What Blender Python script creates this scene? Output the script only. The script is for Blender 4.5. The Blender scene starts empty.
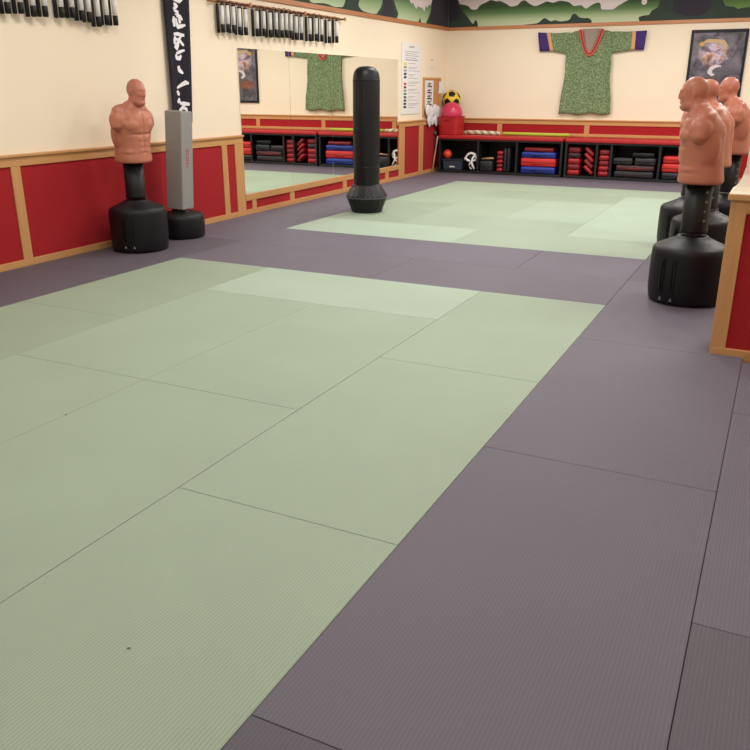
import bpy, bmesh, math, random
import numpy as np
from mathutils import Vector, Matrix
from mathutils.geometry import tessellate_polygon
random.seed(7)
PI = math.pi
sc = bpy.context.scene
COL = sc.collection
def R(d): return math.radians(d)

# ------------------------------------------------------------------ helpers
def lin(c):
    c = c / 255.0
    return c / 12.92 if c <= .04045 else ((c + .055) / 1.055) ** 2.4
def rgb(r, g, b): return (lin(r), lin(g), lin(b), 1.0)

def setramp(cr, stops):
    stops = sorted(stops)
    while len(cr.elements) > 1: cr.elements.remove(cr.elements[-1])
    cr.elements[0].position = stops[0][0]; cr.elements[0].color = rgb(*stops[0][1])
    for p, c in stops[1:]:
        e = cr.elements.new(p); e.color = rgb(*c)

def mat(name, col, rough=.6, metal=0.0, spec=.5, var=0.0, vscale=6.0, bump=0.0, bscale=60.0, coat=0.0):
    m = bpy.data.materials.new(name); m.use_nodes = True
    nt = m.node_tree; b = nt.nodes['Principled BSDF']
    b.inputs['Base Color'].default_value = rgb(*col)
    b.inputs['Roughness'].default_value = rough
    b.inputs['Metallic'].default_value = metal
    b.inputs['Specular IOR Level'].default_value = spec
    b.inputs['Coat Weight'].default_value = coat
    tc = nt.nodes.new('ShaderNodeTexCoord')
    if var:
        n = nt.nodes.new('ShaderNodeTexNoise'); n.inputs['Scale'].default_value = vscale; n.inputs['Detail'].default_value = 4
        nt.links.new(tc.outputs['Object'], n.inputs['Vector'])
        mx = nt.nodes.new('ShaderNodeMix'); mx.data_type = 'RGBA'
        mx.inputs[6].default_value = rgb(*[max(0, c * (1 - var)) for c in col])
        mx.inputs[7].default_value = rgb(*[min(255, c * (1 + var)) for c in col])
        nt.links.new(n.outputs['Fac'], mx.inputs[0]); nt.links.new(mx.outputs[2], b.inputs['Base Color'])
    if bump:
        n2 = nt.nodes.new('ShaderNodeTexNoise'); n2.inputs['Scale'].default_value = bscale; n2.inputs['Detail'].default_value = 3
        nt.links.new(tc.outputs['Object'], n2.inputs['Vector'])
        bp = nt.nodes.new('ShaderNodeBump'); bp.inputs['Strength'].default_value = bump; bp.inputs['Distance'].default_value = .01
        nt.links.new(n2.outputs['Fac'], bp.inputs['Height']); nt.links.new(bp.outputs['Normal'], b.inputs['Normal'])
    return m

def tatami(name, col):
    m = mat(name, col, rough=.62, spec=.35)
    nt = m.node_tree; b = nt.nodes['Principled BSDF']
    tc = nt.nodes.new('ShaderNodeTexCoord')
    w = nt.nodes.new('ShaderNodeTexWave'); w.wave_type = 'BANDS'; w.bands_direction = 'X'
    w.inputs['Scale'].default_value = 24.0; w.inputs['Distortion'].default_value = .15
    n = nt.nodes.new('ShaderNodeTexNoise'); n.inputs['Scale'].default_value = 1.6; n.inputs['Detail'].default_value = 5
    oi = nt.nodes.new('ShaderNodeObjectInfo')
    ad = nt.nodes.new('ShaderNodeVectorMath'); ad.operation = 'ADD'
    nt.links.new(tc.outputs['Object'], ad.inputs[0]); nt.links.new(oi.outputs['Location'], ad.inputs[1])
    nt.links.new(ad.outputs[0], n.inputs['Vector']); nt.links.new(tc.outputs['Object'], w.inputs['Vector'])
    mx = nt.nodes.new('ShaderNodeMix'); mx.data_type = 'RGBA'
    mx.inputs[6].default_value = rgb(*[c * .955 for c in col]); mx.inputs[7].default_value = rgb(*[min(255, c * 1.035) for c in col])
    nt.links.new(n.outputs['Fac'], mx.inputs[0])
    mr = nt.nodes.new('ShaderNodeMix'); mr.data_type = 'RGBA'; mr.blend_type = 'MULTIPLY'
    mr.inputs[0].default_value = .17
    nt.links.new(mx.outputs[2], mr.inputs[6]); nt.links.new(w.outputs['Color'], mr.inputs[7])
    nt.links.new(mr.outputs[2], b.inputs['Base Color'])
    bp = nt.nodes.new('ShaderNodeBump'); bp.inputs['Strength'].default_value = .16; bp.inputs['Distance'].default_value = .002
    nt.links.new(w.outputs['Fac'], bp.inputs['Height']); nt.links.new(bp.outputs['Normal'], b.inputs['Normal'])
    return m

def woodmat(name, c1, c2, axis='X', rough=.42):
    m = mat(name, c1, rough=rough)
    nt = m.node_tree; b = nt.nodes['Principled BSDF']
    tc = nt.nodes.new('ShaderNodeTexCoord'); mp = nt.nodes.new('ShaderNodeMapping')
    s = {'X': (1.2, 22, 22), 'Y': (22, 1.2, 22), 'Z': (22, 22, 1.2)}[axis]
    mp.inputs['Scale'].default_value = s
    n = nt.nodes.new('ShaderNodeTexNoise'); n.inputs['Scale'].default_value = 2.2; n.inputs['Detail'].default_value = 6; n.inputs['Distortion'].default_value = .6
    mx = nt.nodes.new('ShaderNodeMix'); mx.data_type = 'RGBA'
    mx.inputs[6].default_value = rgb(*c1); mx.inputs[7].default_value = rgb(*c2)
    nt.links.new(tc.outputs['Object'], mp.inputs['Vector']); nt.links.new(mp.outputs[0], n.inputs['Vector'])
    nt.links.new(n.outputs['Fac'], mx.inputs[0]); nt.links.new(mx.outputs[2], b.inputs['Base Color'])
    return m

def uvgrad(name, stops):
    m = mat(name, (128, 128, 128), rough=.8)
    nt = m.node_tree; b = nt.nodes['Principled BSDF']
    uv = nt.nodes.new('ShaderNodeUVMap'); sp = nt.nodes.new('ShaderNodeSeparateXYZ'); rp = nt.nodes.new('ShaderNodeValToRGB')
    setramp(rp.color_ramp, stops)
    nt.links.new(uv.outputs[0], sp.inputs[0]); nt.links.new(sp.outputs[1], rp.inputs[0]); nt.links.new(rp.outputs[0], b.inputs['Base Color'])
    return m

def obj(name, bm, m, parent=None, loc=(0, 0, 0), rz=0, smooth=False):
    if isinstance(bm, bmesh.types.BMesh):
        bmesh.ops.recalc_face_normals(bm, faces=bm.faces[:])
        me = bpy.data.meshes.new(name); bm.to_mesh(me); bm.free()
    else: me = bm
    for q in (m if isinstance(m, (list, tuple)) else [m]): me.materials.append(q)
    if smooth:
        for p in me.polygons: p.use_smooth = True
    o = bpy.data.objects.new(name, me); COL.objects.link(o)
    o.location = loc; o.rotation_euler = (0, 0, rz)
    if parent: o.parent = parent
    return o
def tag(o, label, cat, group=None):
    o['label'] = label; o['category'] = cat
    if group: o['group'] = group
    return o
def thing(name, label, cat, loc=(0, 0, 0), rz=0, group=None):
    o = bpy.data.objects.new(name, None); COL.objects.link(o); o.location = loc; o.rotation_euler = (0, 0, rz)
    o.empty_display_size = .1
    return tag(o, label, cat, group)
def structure(o): o['kind'] = 'structure'; return o
def dup(root, label=None, loc=None, rz=None, group=None):
    r = root.copy(); COL.objects.link(r)
    if loc is not None: r.location = loc
    if rz is not None: r.rotation_euler = (0, 0, rz)
    if label: r['label'] = label
    if group: r['group'] = group
    for ch in list(root.children):
        c = ch.copy(); COL.objects.link(c); c.parent = r
        for g in list(ch.children):
            d = g.copy(); COL.objects.link(d); d.parent = c
    return r

def box(bm, x0, x1, y0, y1, z0, z1, bev=0.0, seg=2, mi=0):
    vs = [bm.verts.new(v) for v in ((x0, y0, z0), (x1, y0, z0), (x1, y1, z0), (x0, y1, z0), (x0, y0, z1), (x1, y0, z1), (x1, y1, z1), (x0, y1, z1))]
    fs = [bm.faces.new([vs[i] for i in f]) for f in ((0, 3, 2, 1), (4, 5, 6, 7), (0, 1, 5, 4), (1, 2, 6, 5), (2, 3, 7, 6), (3, 0, 4, 7))]
    for f in fs: f.material_index = mi
    if bev:
        es = list({e for f in fs for e in f.edges})
        bmesh.ops.bevel(bm, geom=es, offset=bev, segments=seg, profile=.5, affect='EDGES')
    return bm
def BX(*a, **k): return box(bmesh.new(), *a, **k)

def lathe(bm, prof, n=40, c=(0, 0, 0), caps=True, sq=None):
    rings = []
    for r, z in prof:
        ring = []
        for i in range(n):
            a = 2 * PI * i / n; rr = r
            ring.append(bm.verts.new((c[0] + rr * math.cos(a), c[1] + rr * math.sin(a), c[2] + z)))
        rings.append(ring)
    for a, b in zip(rings, rings[1:]):
        for i in range(n):
            f = bm.faces.new((a[i], a[(i + 1) % n], b[(i + 1) % n], b[i])); f.smooth = True
    if caps:
        bm.faces.new(rings[0][::-1]); bm.faces.new(rings[-1])
    return bm

def tube(bm, pts, rad, n=10, caps=True, flat=1.0):
    pts = [Vector(p) for p in pts]; rings = []
    rads = rad if isinstance(rad, (list, tuple)) else [rad] * len(pts)
    for i, p in enumerate(pts):
        t = (pts[min(i + 1, len(pts) - 1)] - pts[max(i - 1, 0)]).normalized()
        u = t.cross(Vector((0, 0, 1)))
        if u.length < 1e-3: u = t.cross(Vector((0, 1, 0)))
        u.normalize(); v = u.cross(t)
        rings.append([bm.verts.new(p + (u * math.cos(2 * PI * k / n) + v * math.sin(2 * PI * k / n) * flat) * rads[i]) for k in range(n)])
    for a, b in zip(rings, rings[1:]):
        for k in range(n):
            f = bm.faces.new((a[k], a[(k + 1) % n], b[(k + 1) % n], b[k])); f.smooth = True
    if caps: bm.faces.new(rings[0][::-1]); bm.faces.new(rings[-1])
    return bm

def ball(bm, c, r, seg=20, rings=12):
    r = r if isinstance(r, (list, tuple)) else (r, r, r)
    M = Matrix.Translation(c) @ Matrix.Diagonal((*r, 1))
    g = bmesh.ops.create_uvsphere(bm, u_segments=seg, v_segments=rings, radius=1, matrix=M)
    for v in g['verts']:
        for f in v.link_faces: f.smooth = True
    return bm

def wallpoly(bm, pts, plane, d0, d1, mi=0, uvl=None, zr=None):
    """a polygon of (along, z) lying on a wall, with thickness d0..d1 measured into the room"""
    def P(a, z, d): return (-6.523 + d, a, z) if plane == 'L' else (a, 16.53 - d, z)
    d0 = -.01
    A = [bm.verts.new(P(a, z, d0)) for a, z in pts]; B = [bm.verts.new(P(a, z, d1)) for a, z in pts]
    fs = []
    n = len(pts)
    for tri in tessellate_polygon([[Vector((a, z, 0)) for a, z in pts]]):
        for V in (A, B):
            try: fs.append(bm.faces.new([V[i] for i in tri]))
            except ValueError: pass
    for i in range(n): fs.append(bm.faces.new((A[i], A[(i + 1) % n], B[(i + 1) % n], B[i])))
    for f in fs:
        f.material_index = mi
        if uvl:
            for l in f.loops: l[uvl].uv = (.5, (l.vert.co.z - zr[0]) / (zr[1] - zr[0]))
    return bm

# ------------------------------------------------------------------ materials
M = {}
M['wall'] = mat('cream_wall_paint', (243, 227, 203), rough=.75, var=.012, vscale=2, bump=.04, bscale=120)
M['red'] = mat('red_wainscot_carpet', (164, 18, 27), rough=.9, var=.06, vscale=30, bump=.12, bscale=220)
M['woodX'] = woodmat('oak_along', (212, 160, 104), (192, 136, 82), 'X')
M['woodY'] = woodmat('oak_along_wall', (212, 160, 104), (192, 136, 82), 'Y')
M['woodZ'] = woodmat('oak_upright', (213, 161, 105), (192, 136, 82), 'Z')
M['trimo'] = woodmat('orange_trim_wood', (196, 132, 88), (176, 108, 66), 'Y')
M['trimx'] = woodmat('orange_trim_wood_x', (204, 142, 98), (186, 120, 78), 'X')
M['floor'] = mat('dark_subfloor', (86, 80, 84), rough=.8, var=.05)
M['ceil'] = mat('white_ceiling_tile', (232, 230, 224), rough=.9, var=.03, vscale=20)
M['skin'] = mat('flesh_vinyl', (188, 117, 93), rough=.42, var=.03, vscale=9, spec=.45)
M['blackp'] = mat('black_plastic', (21, 20, 24), rough=.45, spec=.3, bump=.05, bscale=300)
M['blackv'] = mat('black_vinyl', (19, 18, 22), rough=.42, spec=.35, bump=.06, bscale=60)
M['blackw'] = mat('black_cubby_board', (17, 17, 19), rough=.55)
M['blackm'] = mat('black_satin', (15, 15, 17), rough=.45, spec=.35)
M['greyv'] = mat('grey_vinyl', (146, 143, 140), rough=.5, var=.03, bump=.05, bscale=150)
M['redv'] = mat('red_vinyl_pad', (176, 28, 34), rough=.45, bump=.05, bscale=60)
M['redd'] = mat('dark_red_pad', (134, 26, 34), rough=.55, bump=.06, bscale=60)
M['redb'] = mat('bright_red_pad', (206, 42, 38), rough=.45, bump=.05, bscale=60)
M['blue'] = mat('blue_pad', (36, 56, 150), rough=.5, bump=.05, bscale=60)
M['maroon'] = mat('maroon_black_pad', (66, 34, 38), rough=.55, bump=.05, bscale=60)
M['blackpad'] = mat('black_pad', (38, 38, 42), rough=.5, bump=.05, bscale=60)
M['white'] = mat('white_plastic', (236, 232, 228), rough=.5)
M['paper'] = mat('white_paper', (232, 228, 226), rough=.8)
M['paper2'] = mat('cream_paper', (240, 226, 204), rough=.8)
M['cloth'] = mat('white_cloth', (226, 222, 224), rough=.85, bump=.2, bscale=40)
M['cork'] = mat('cork', (192, 138, 88), rough=.9, var=.12, vscale=60)
M['navyb'] = mat('banner_cloth', (22, 18, 33), rough=.9, var=.05, bump=.1, bscale=200)
M['ink'] = mat('white_brush_ink', (236, 232, 236), rough=.7)
M['grey_txt'] = mat('grey_print', (168, 162, 168), rough=.8)
M['black_txt'] = mat('black_print', (52, 48, 54), rough=.8)
M['greymark'] = mat('grey_mark', (120, 120, 120), rough=.6)
M['redmark'] = mat('red_mark', (180, 60, 64), rough=.6)
M['yellow'] = mat('yellow_ball', (232, 196, 40), rough=.4)
M['pink'] = mat('pink_ball', (204, 50, 84), rough=.3)
M['orange'] = mat('orange_ball', (232, 74, 44), rough=.45)
M['lime'] = mat('lime_foam', (178, 188, 62), rough=.7)
M['bin'] = mat('blue_grey_bin', (58, 66, 84), rough=.3)
M['binlid'] = mat('bin_lid', (44, 50, 66), rough=.4)
M['stickw'] = woodmat('staff_wood', (206, 160, 108), (176, 124, 76), 'Z')
M['greenp'] = mat('green_plastic', (40, 110, 60), rough=.5)
M['purple'] = mat('purple_cuff', (62, 36, 108), rough=.8)
M['trimr'] = mat('red_orange_braid', (214, 92, 74), rough=.8, var=.25, vscale=60)
M['trimp'] = mat('pink_gold_braid', (226, 150, 104), rough=.8, var=.3, vscale=70)
M['lining'] = mat('grey_print_lining', (146, 130, 118), rough=.85, var=.25, vscale=60)

GREEN = {'a': tatami('tatami_olive_green', (158, 173, 151)), 'b': tatami('tatami_sage_green', (160, 175, 153)),
         'c': tatami('tatami_pale_green', (170, 187, 167)), 'd': tatami('tatami_dull_green', (154, 168, 146)), 'e': tatami('tatami_light_green', (165, 181, 160))}
GREY = {'a': tatami('tatami_grey', (109, 102, 114)), 'b': tatami('tatami_dark_grey', (99, 92, 102)), 'c': tatami('tatami_purple_grey', (109, 103, 116))}

# ------------------------------------------------------------------ room shell
XL, YB = -6.523, 16.53
XR, YF = 2.6, -3.0
ZC = 3.55
structure(obj('floor', BX(XL - .2, XR + .2, YF - .2, YB + .2, -.14, -.042), M['floor']))
structure(obj('ceiling', BX(XL - .2, XR + .2, YF - .2, YB + .2, ZC, ZC + .1), M['ceil']))
wl = structure(obj('wall_left', BX(XL - .15, XL, YF - .2, YB + .15, -.042, ZC), M['wall']))
wb = structure(obj('wall_back', BX(XL, XR + .15, YB, YB + .15, -.042, ZC), M['wall']))
structure(obj('wall_right', BX(XR, XR + .15, YF - .2, YB, -.042, ZC), M['wall']))
structure(obj('wall_front', BX(XL, XR, YF - .15, YF, -.042, ZC), M['wall']))

ZCAP = 1.05
# --- left wall wainscot (two tall runs and the low strip under the mirror)
def lpart(name, y0, y1, z0, z1, d, m, bev=.004): obj(name, BX(XL, XL + d, y0, y1, z0, z1, bev=bev), m, wl)
MY0, MY1 = 9.15, 14.12
lpart('wainscot_panel', YF, 8.98, -.04, ZCAP - .06, .012, M['red'], 0)
lpart('wainscot_panel', MY0 - .05, MY1 + .05, -.04, .24, .012, M['red'], 0)
lpart('wainscot_panel', MY1, YB, -.04, ZCAP - .06, .012, M['red'], 0)
lpart('cap_rail', YF, MY0, ZCAP - .105, ZCAP - .02, .028, M['woodY']); lpart('cap_moulding', YF, MY0, ZCAP - .02, ZCAP + .005, .05, M['woodY'])
lpart('cap_rail', MY1 + .02, YB, ZCAP - .105, ZCAP - .02, .028, M['woodY']); lpart('cap_moulding', MY1 + .02, YB, ZCAP - .02, ZCAP + .005, .05, M['woodY'])
lpart('base_rail', YF, YB, -.04, .065, .028, M['woodY'])
for y0, y1 in ((-1.2, -1.09), (2.1, 2.21), (5.40, 5.51), (8.68, 8.79), (8.96, 9.15), (14.14, 14.4), (15.1, 15.3), (16.3, 16.5)):
    lpart('stile', y0, y1, .05, ZCAP - .09, .026, M['woodZ'])
for y0, y1 in ((9.30, 9.40), (10.28, 10.40), (11.93, 12.06), (13.56, 13.70)):
    lpart('stile', y0, y1, .05, .20, .026, M['woodZ'])
lpart('mural_trim', YF, YB, 2.735, 2.80, .03, M['trimo'])
# --- back wall wainscot
def bpart(name, x0, x1, z0, z1, d, m, bev=.004): obj(name, BX(x0, x1, YB - d, YB, z0, z1, bev=bev), m, wb)
bpart('wainscot_panel', XL + .03, XR, -.04, ZCAP - .06, .012, M['red'], 0)
bpart('cap_rail', XL + .03, XR, ZCAP - .10, ZCAP - .02, .028, M['woodX']); bpart('cap_moulding', XL + .05, XR, ZCAP - .02, ZCAP + .005, .05, M['woodX'])
bpart('lower_rail', XL + .03, XR, .735, .79, .026, M['woodX'])
bpart('base_rail', XL + .03, XR, -.04, .065, .028, M['woodX'])
for x in (-5.37, -3.59, -1.81, -.03, 1.75): bpart('stile', x, x + .10, .05, ZCAP - .09, .0235, M['woodZ'])
bpart('mural_trim', XL + .03, XR, 2.735, 2.795, .03, M['trimx'])

# --- painted jungle mural above the trim
M['m_dark'] = mat('mural_dark_green', (50, 64, 56), rough=.85, var=.10, vscale=5)
M['m_navy'] = mat('mural_night_blue', (50, 46, 58), rough=.85, var=.06, vscale=5)
M['m_sky'] = mat('mural_pink_grey_sky', (236, 222, 227), rough=.85, var=.02, vscale=3)
M['m_bush'] = uvgrad('mural_bush', [(0, (208, 214, 184)), (.25, (184, 198, 158)), (.55, (100, 134, 82)), (.8, (58, 88, 52)), (1, (60, 72, 52))])
M['m_bushl'] = uvgrad('mural_bush_left', [(0, (196, 208, 174)), (.35, (150, 178, 132)), (.7, (84, 124, 78)), (1, (62, 96, 62))])
M['m_bushr'] = uvgrad('mural_bush_right', [(0, (118, 148, 84)), (.3, (86, 120, 64)), (1, (60, 88, 50))])
bm = bmesh.new(); uvl = bm.loops.layers.uv.new('UVMap')
wallpoly(bm, [(XL + .005, 2.79), (XR, 2.79), (XR, ZC), (XL + .005, ZC)], 'B', .0005, .002, 2)
BUSH = [(-6.45, 3.3), (-6.384, 3.247), (-6.218, 3.209), (-6.105, 3.181), (-6.032, 3.118), (-5.919, 3.114), (-5.853, 3.184), (-5.716, 3.238), (-5.629, 3.27), (-5.524, 3.242), (-5.443, 3.244), (-5.332, 3.199), (-5.219, 3.139), (-5.093, 3.154), (-5.017, 3.221), (-4.939, 3.234), (-4.856, 3.179), (-4.739, 3.127), (-4.618, 3.158), (-4.51, 3.2), (-4.386, 3.171), (-4.253, 3.2), (-4.079, 3.167), (-3.984, 3.099), (-3.847, 3.108), (-3.757, 3.046), (-3.654, 3.1), (-3.552, 3.139), (-3.488, 3.117), (-3.468, 3.03), (-3.375, 3.014), (-3.247, 3.016), (-3.167, 3.067), (-2.991, 3.159), (-2.853, 3.203), (-2.397, 3.3)]
def soften(P, k=3):
    out = []
    for i in range(len(P)):
        p0, p1, p2, p3 = P[max(i - 1, 0)], P[i], P[min(i + 1, len(P) - 1)], P[min(i + 2, len(P) - 1)]
        if i == len(P) - 1: out.append(p1); break
        for j in range(k):
            t = j / k
            out.append(tuple(.5 * (2 * p1[q] + (p2[q] - p0[q]) * t + (2 * p0[q] - 5 * p1[q] + 4 * p2[q] - p3[q]) * t * t + (3 * p1[q] - p0[q] - 3 * p2[q] + p3[q]) * t ** 3) for q in (0, 1)))
    return out
wallpoly(bm, soften(BUSH) + [(-2.397, 2.79), (-6.45, 2.79)], 'B', .002, .004, 3, uvl, (2.79, 3.22))
wallpoly(bm, [(-2.70 + .05 * math.cos(a * PI / 8), 3.12 + .05 * math.sin(a * PI / 8)) for a in range(16)], 'B', .004, .005, 2)
LOW1 = [(-6.515, ZC), (-6.3, ZC), (-6.346, 3.373), (-6.299, 3.243), (-6.207, 3.075), (-6.096, 2.97), (-6.029, 2.885), (-5.985, 2.847), (-5.946, 2.919), (-5.903, 2.899), (-5.876, 2.79), (-6.515, 2.79)]
wallpoly(bm, LOW1, 'B', .004, .006, 0)
wallpoly(bm, [(-6.515, ZC), (-6.32, ZC), (-6.36, 3.373), (-6.32, 3.243), (-6.25, 3.05), (-6.3, 2.93), (-6.515, 2.9)], 'B', .006, .0075, 1)
LOW2 = [(-4.931, 2.802), (-4.693, 2.819), (-4.616, 2.853), (-4.527, 2.908), (-4.406, 2.846), (-4.329, 2.866), (-4.225, 2.84), (-4.054, 2.861), (-4.012, 2.936), (-3.948, 2.967), (-3.867, 2.903), (-3.771, 2.883), (-3.688, 2.88), (-3.63, 2.835), (-3.621, 2.79)]
wallpoly(bm, soften(LOW2) + [(-4.95, 2.79)], 'B', .004, .006, 0)
LOW3 = [(-2.76, 2.81), (-2.771, 2.866), (-2.701, 2.89), (-2.591, 2.898), (-2.551, 2.97), (-2.454, 3.016), (-2.417, 3.135), (-2.402, 3.233), (-2.42, ZC), (-.3, ZC), (-.3, 2.79), (-2.74, 2.79)]
wallpoly(bm, LOW3, 'B', .004, .006, 0)
wallpoly(bm, [(-2.23, ZC), (-2.181, 2.961), (-2.104, 2.893), (-1.88, 2.85), (-1.617, 2.88), (-1.547, 3.002), (-1.556, ZC)], 'B', .006, .0075, 1)
RB = [(-1.40, ZC), (-1.39, 3.188), (-1.362, 3.08), (-1.316, 2.995), (-1.168, 2.978), (-1.10, 2.94), (-1.037, 2.958), (-0.912, 2.965), (-.6, 2.95), (-.3, 2.98), (-.3, ZC)]
wallpoly(bm, RB, 'B', .006, .008, 4, uvl, (2.94, 3.3))
wallpoly(bm, [(-.3, 2.79), (-.3, 3.2), (.2, 3.35), (.6, 3.1), (1.2, 3.3), (1.9, 3.15), (2.6, 3.3), (2.6, 2.79)], 'B', .002, .006, 3, uvl, (2.79, 3.25))
obj('mural', bm, [M['m_dark'], M['m_navy'], M['m_sky'], M['m_bush'], M['m_bushr']], wb)
bm = bmesh.new(); uvl = bm.loops.layers.uv.new('UVMap')
wallpoly(bm, [(YF, 2.795), (YB, 2.795), (YB, ZC), (YF, ZC)], 'L', .0005, .002, 0)
for P, zt in (([(10.991, 2.883), (11.042, 2.83), (11.157, 2.815), (11.366, 2.834), (11.547, 2.835), (11.732, 2.815), (11.89, 2.82), (12.053, 2.847), (12.123, 2.981), (12.0, 3.15), (11.6, 3.25), (11.2, 3.15)], 3.25),
              ([(12.67, 3.028), (12.562, 2.902), (12.702, 2.83), (12.81, 2.82), (12.993, 2.81), (13.219, 2.82), (13.296, 2.867), (13.411, 2.953), (13.45, 3.096), (13.2, 3.25), (12.9, 3.2)], 3.3),
              ([(13.848, 3.146), (14.017, 2.969), (14.103, 2.878), (14.063, 2.80), (14.365, 2.798), (14.724, 2.798), (15.001, 2.81), (15.06, 2.879), (15.10, 2.87), (15.143, 2.81), (15.337, 2.80), (15.431, 2.866), (15.571, 3.017), (15.614, 3.143), (15.604, 3.4), (14.2, 3.4)], 3.3),
              ([(8.6, 2.83), (9.7, 2.83), (9.9, 3.0), (9.6, 3.25), (8.9, 3.2), (8.5, 3.0)], 3.3)):
    wallpoly(bm, soften(P + [P[0]])[:-1], 'L', .002, .004, 3, uvl, (2.79, zt))
wallpoly(bm, [(14.3, 3.36), (14.484, 3.202), (14.666, 3.085), (14.74, 3.12), (14.803, 3.062), (14.897, 3.019), (14.95, 3.07), (15.035, 3.063), (15.178, 3.057), (15.277, 3.0), (15.33, 3.11), (15.417, 3.08), (15.5, 3.14), (15.565, 3.122), (15.704, 3.308), (15.70, 3.42), (14.3, 3.42)], 'L', .004, .006, 2)
wallpoly(bm, [(15.68, 3.5), (15.66, 3.1), (15.62, 2.9), (15.7, 2.8), (16.515, 2.8), (16.515, 3.5)], 'L', .004, .006, 1)
wallpoly(bm, [(12.16, 3.5), (12.18, 2.9), (12.1, 2.8), (12.55, 2.8), (12.5, 2.95), (12.52, 3.5)], 'L', .004, .006, 0)
wallpoly(bm, [(13.46, 3.5), (13.5, 2.95), (13.42, 2.8), (13.98, 2.8), (13.86, 2.95), (13.84, 3.5)], 'L', .004, .006, 1)
obj('mural', bm, [M['m_dark'], M['m_navy'], M['m_sky'], M['m_bushl']], wl)

# --- short partition wall on the right, with its own wainscot
PX, PY0, PY1 = -.228, 5.475, 5.80
wd = structure(obj('wall_right_partition', BX(PX + .035, XR, PY0 + .03, PY1 - .03, -.042, ZC), M['wall']))
def ppart(name, x0, x1, y0, y1, z0, z1, m, bev=.004): return obj(name, BX(x0, x1, y0, y1, z0, z1, bev=bev), m, wd)
ppart('wainscot_panel', PX + .01, XR, PY0 + .01, PY1 - .01, -.04, 1.0, M['red'], 0)
ppart('stile', PX - .02, PX + .075, PY0 - .012, PY0 + .012, -.035, 1.0, M['woodZ'])
ppart('end_stile', PX - .02, PX + .012, PY0, PY1 + .01, -.035, 1.0, M['woodZ'])
ppart('top_rail', PX - .018, XR, PY0 - .011, PY0 + .012, .915, 1.0, M['woodX'])
ppart('base_rail', PX - .018, XR, PY0 - .013, PY0 + .012, -.04, .045, M['woodX'])
ppart('stile', 1.2, 1.3, PY0 - .012, PY0 + .012, .04, .93, M['woodZ'])
bm = BX(PX - .04, XR, PY0 - .035, PY1 + .03, .995, 1.035, bev=.006)
# cream sloping sill that narrows up to the plain wall
v = [(PX - .035, PY0 - .03, 1.035), (XR, PY0 - .03, 1.035), (XR, PY1 + .025, 1.035), (PX - .035, PY1 + .025, 1.035)]
prev = None
bs = bmesh.new()
for k, (ins, z) in enumerate(((0, 1.035), (.018, 1.05), (.034, 1.075), (.046, 1.105), (.058, 1.14), (.066, 1.18))):
    ring = [bs.verts.new((PX - .035 + ins, PY0 - .03 + ins, z)), bs.verts.new((XR, PY0 - .03 + ins, z)), bs.verts.new((XR, PY1 + .025 - ins, z)), bs.verts.new((PX - .035 + ins, PY1 + .025 - ins, z))]
    if prev:
        for i in range(4): bs.faces.new((prev[i], prev[(i + 1) % 4], ring[(i + 1) % 4], ring[i]))
    else: bs.faces.new(ring[::-1])
    prev = ring
bs.faces.new(prev)
obj('cap_rail', bm, M['woodX'], wd); obj('sill', bs, M['wall'], wd)
ppart('corner_block', .03, .14, PY0 - .10, PY0 - .014, -.035, .05, M['woodX'])

# ------------------------------------------------------------------ wall mirror
mir = mat('mirror_silver', (251, 254, 248), rough=.0, metal=1.0)
t = thing('wall_mirror', 'wide wall mirror of four joined glass panels above the low red panelling', 'mirror', (XL, MY0, .27))
n = 4; w = (MY1 - .02 - MY0) / n
edge = mat('mirror_edge', (120, 128, 120), rough=.3)
for i in range(n):
    o = obj('mirror_panel', BX(.001, .012, i * w + .002, (i + 1) * w - .002, 0, 1.86, bev=.0015, seg=1), mir, t)
obj('bottom_rail', BX(.0005, .032, .0, MY1 - MY0 + .02, -.085, -.0, bev=.004), M['woodY'], t)

# ------------------------------------------------------------------ tatami mats
ORD = ['first', 'second', 'third', 'fourth', 'fifth', 'sixth', 'seventh', 'eighth', 'ninth', 'tenth', 'eleventh', 'twelfth', 'thirteenth', 'fourteenth', 'fifteenth', 'sixteenth', 'seventeenth', 'eighteenth', 'nineteenth', 'twentieth']
mesh_cache = {}
def mat_mesh(w, l, m):
    key = (round(w, 3), round(l, 3), m.name)
    if key not in mesh_cache:
        g = .0013
        bm = box(bmesh.new(), -w / 2 + g, w / 2 - g, -l / 2 + g, l / 2 - g, -.0405, 0, bev=.0025, seg=2)
        bmesh.ops.recalc_face_normals(bm, faces=bm.faces[:])
        me = bpy.data.meshes.new('tatami_mat'); bm.to_mesh(me); bm.free(); me.materials.append(m); mesh_cache[key] = me
    return mesh_cache[key]
def tmat(x0, x1, y0, y1, m, label, group, cross=None):
    w, l = x1 - x0, y1 - y0
    if cross is None: cross = w > l * 1.3
    me = mat_mesh(l, w, m) if cross else mat_mesh(w, l, m)
    o = bpy.data.objects.new('tatami_mat', me); COL.objects.link(o)
    o.location = ((x0 + x1) / 2, (y0 + y1) / 2, 0); o.rotation_euler = (0, 0, PI / 2 if cross else 0)
    tag(o, label, 'mat', group)
X0, X1, X2, X3, X4, X5, X6 = -5.42, -4.33, -3.24, -2.16, -1.10, -.04, 1.02
NG = 'sage green mats of the near square'; G = 'near green square'
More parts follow.
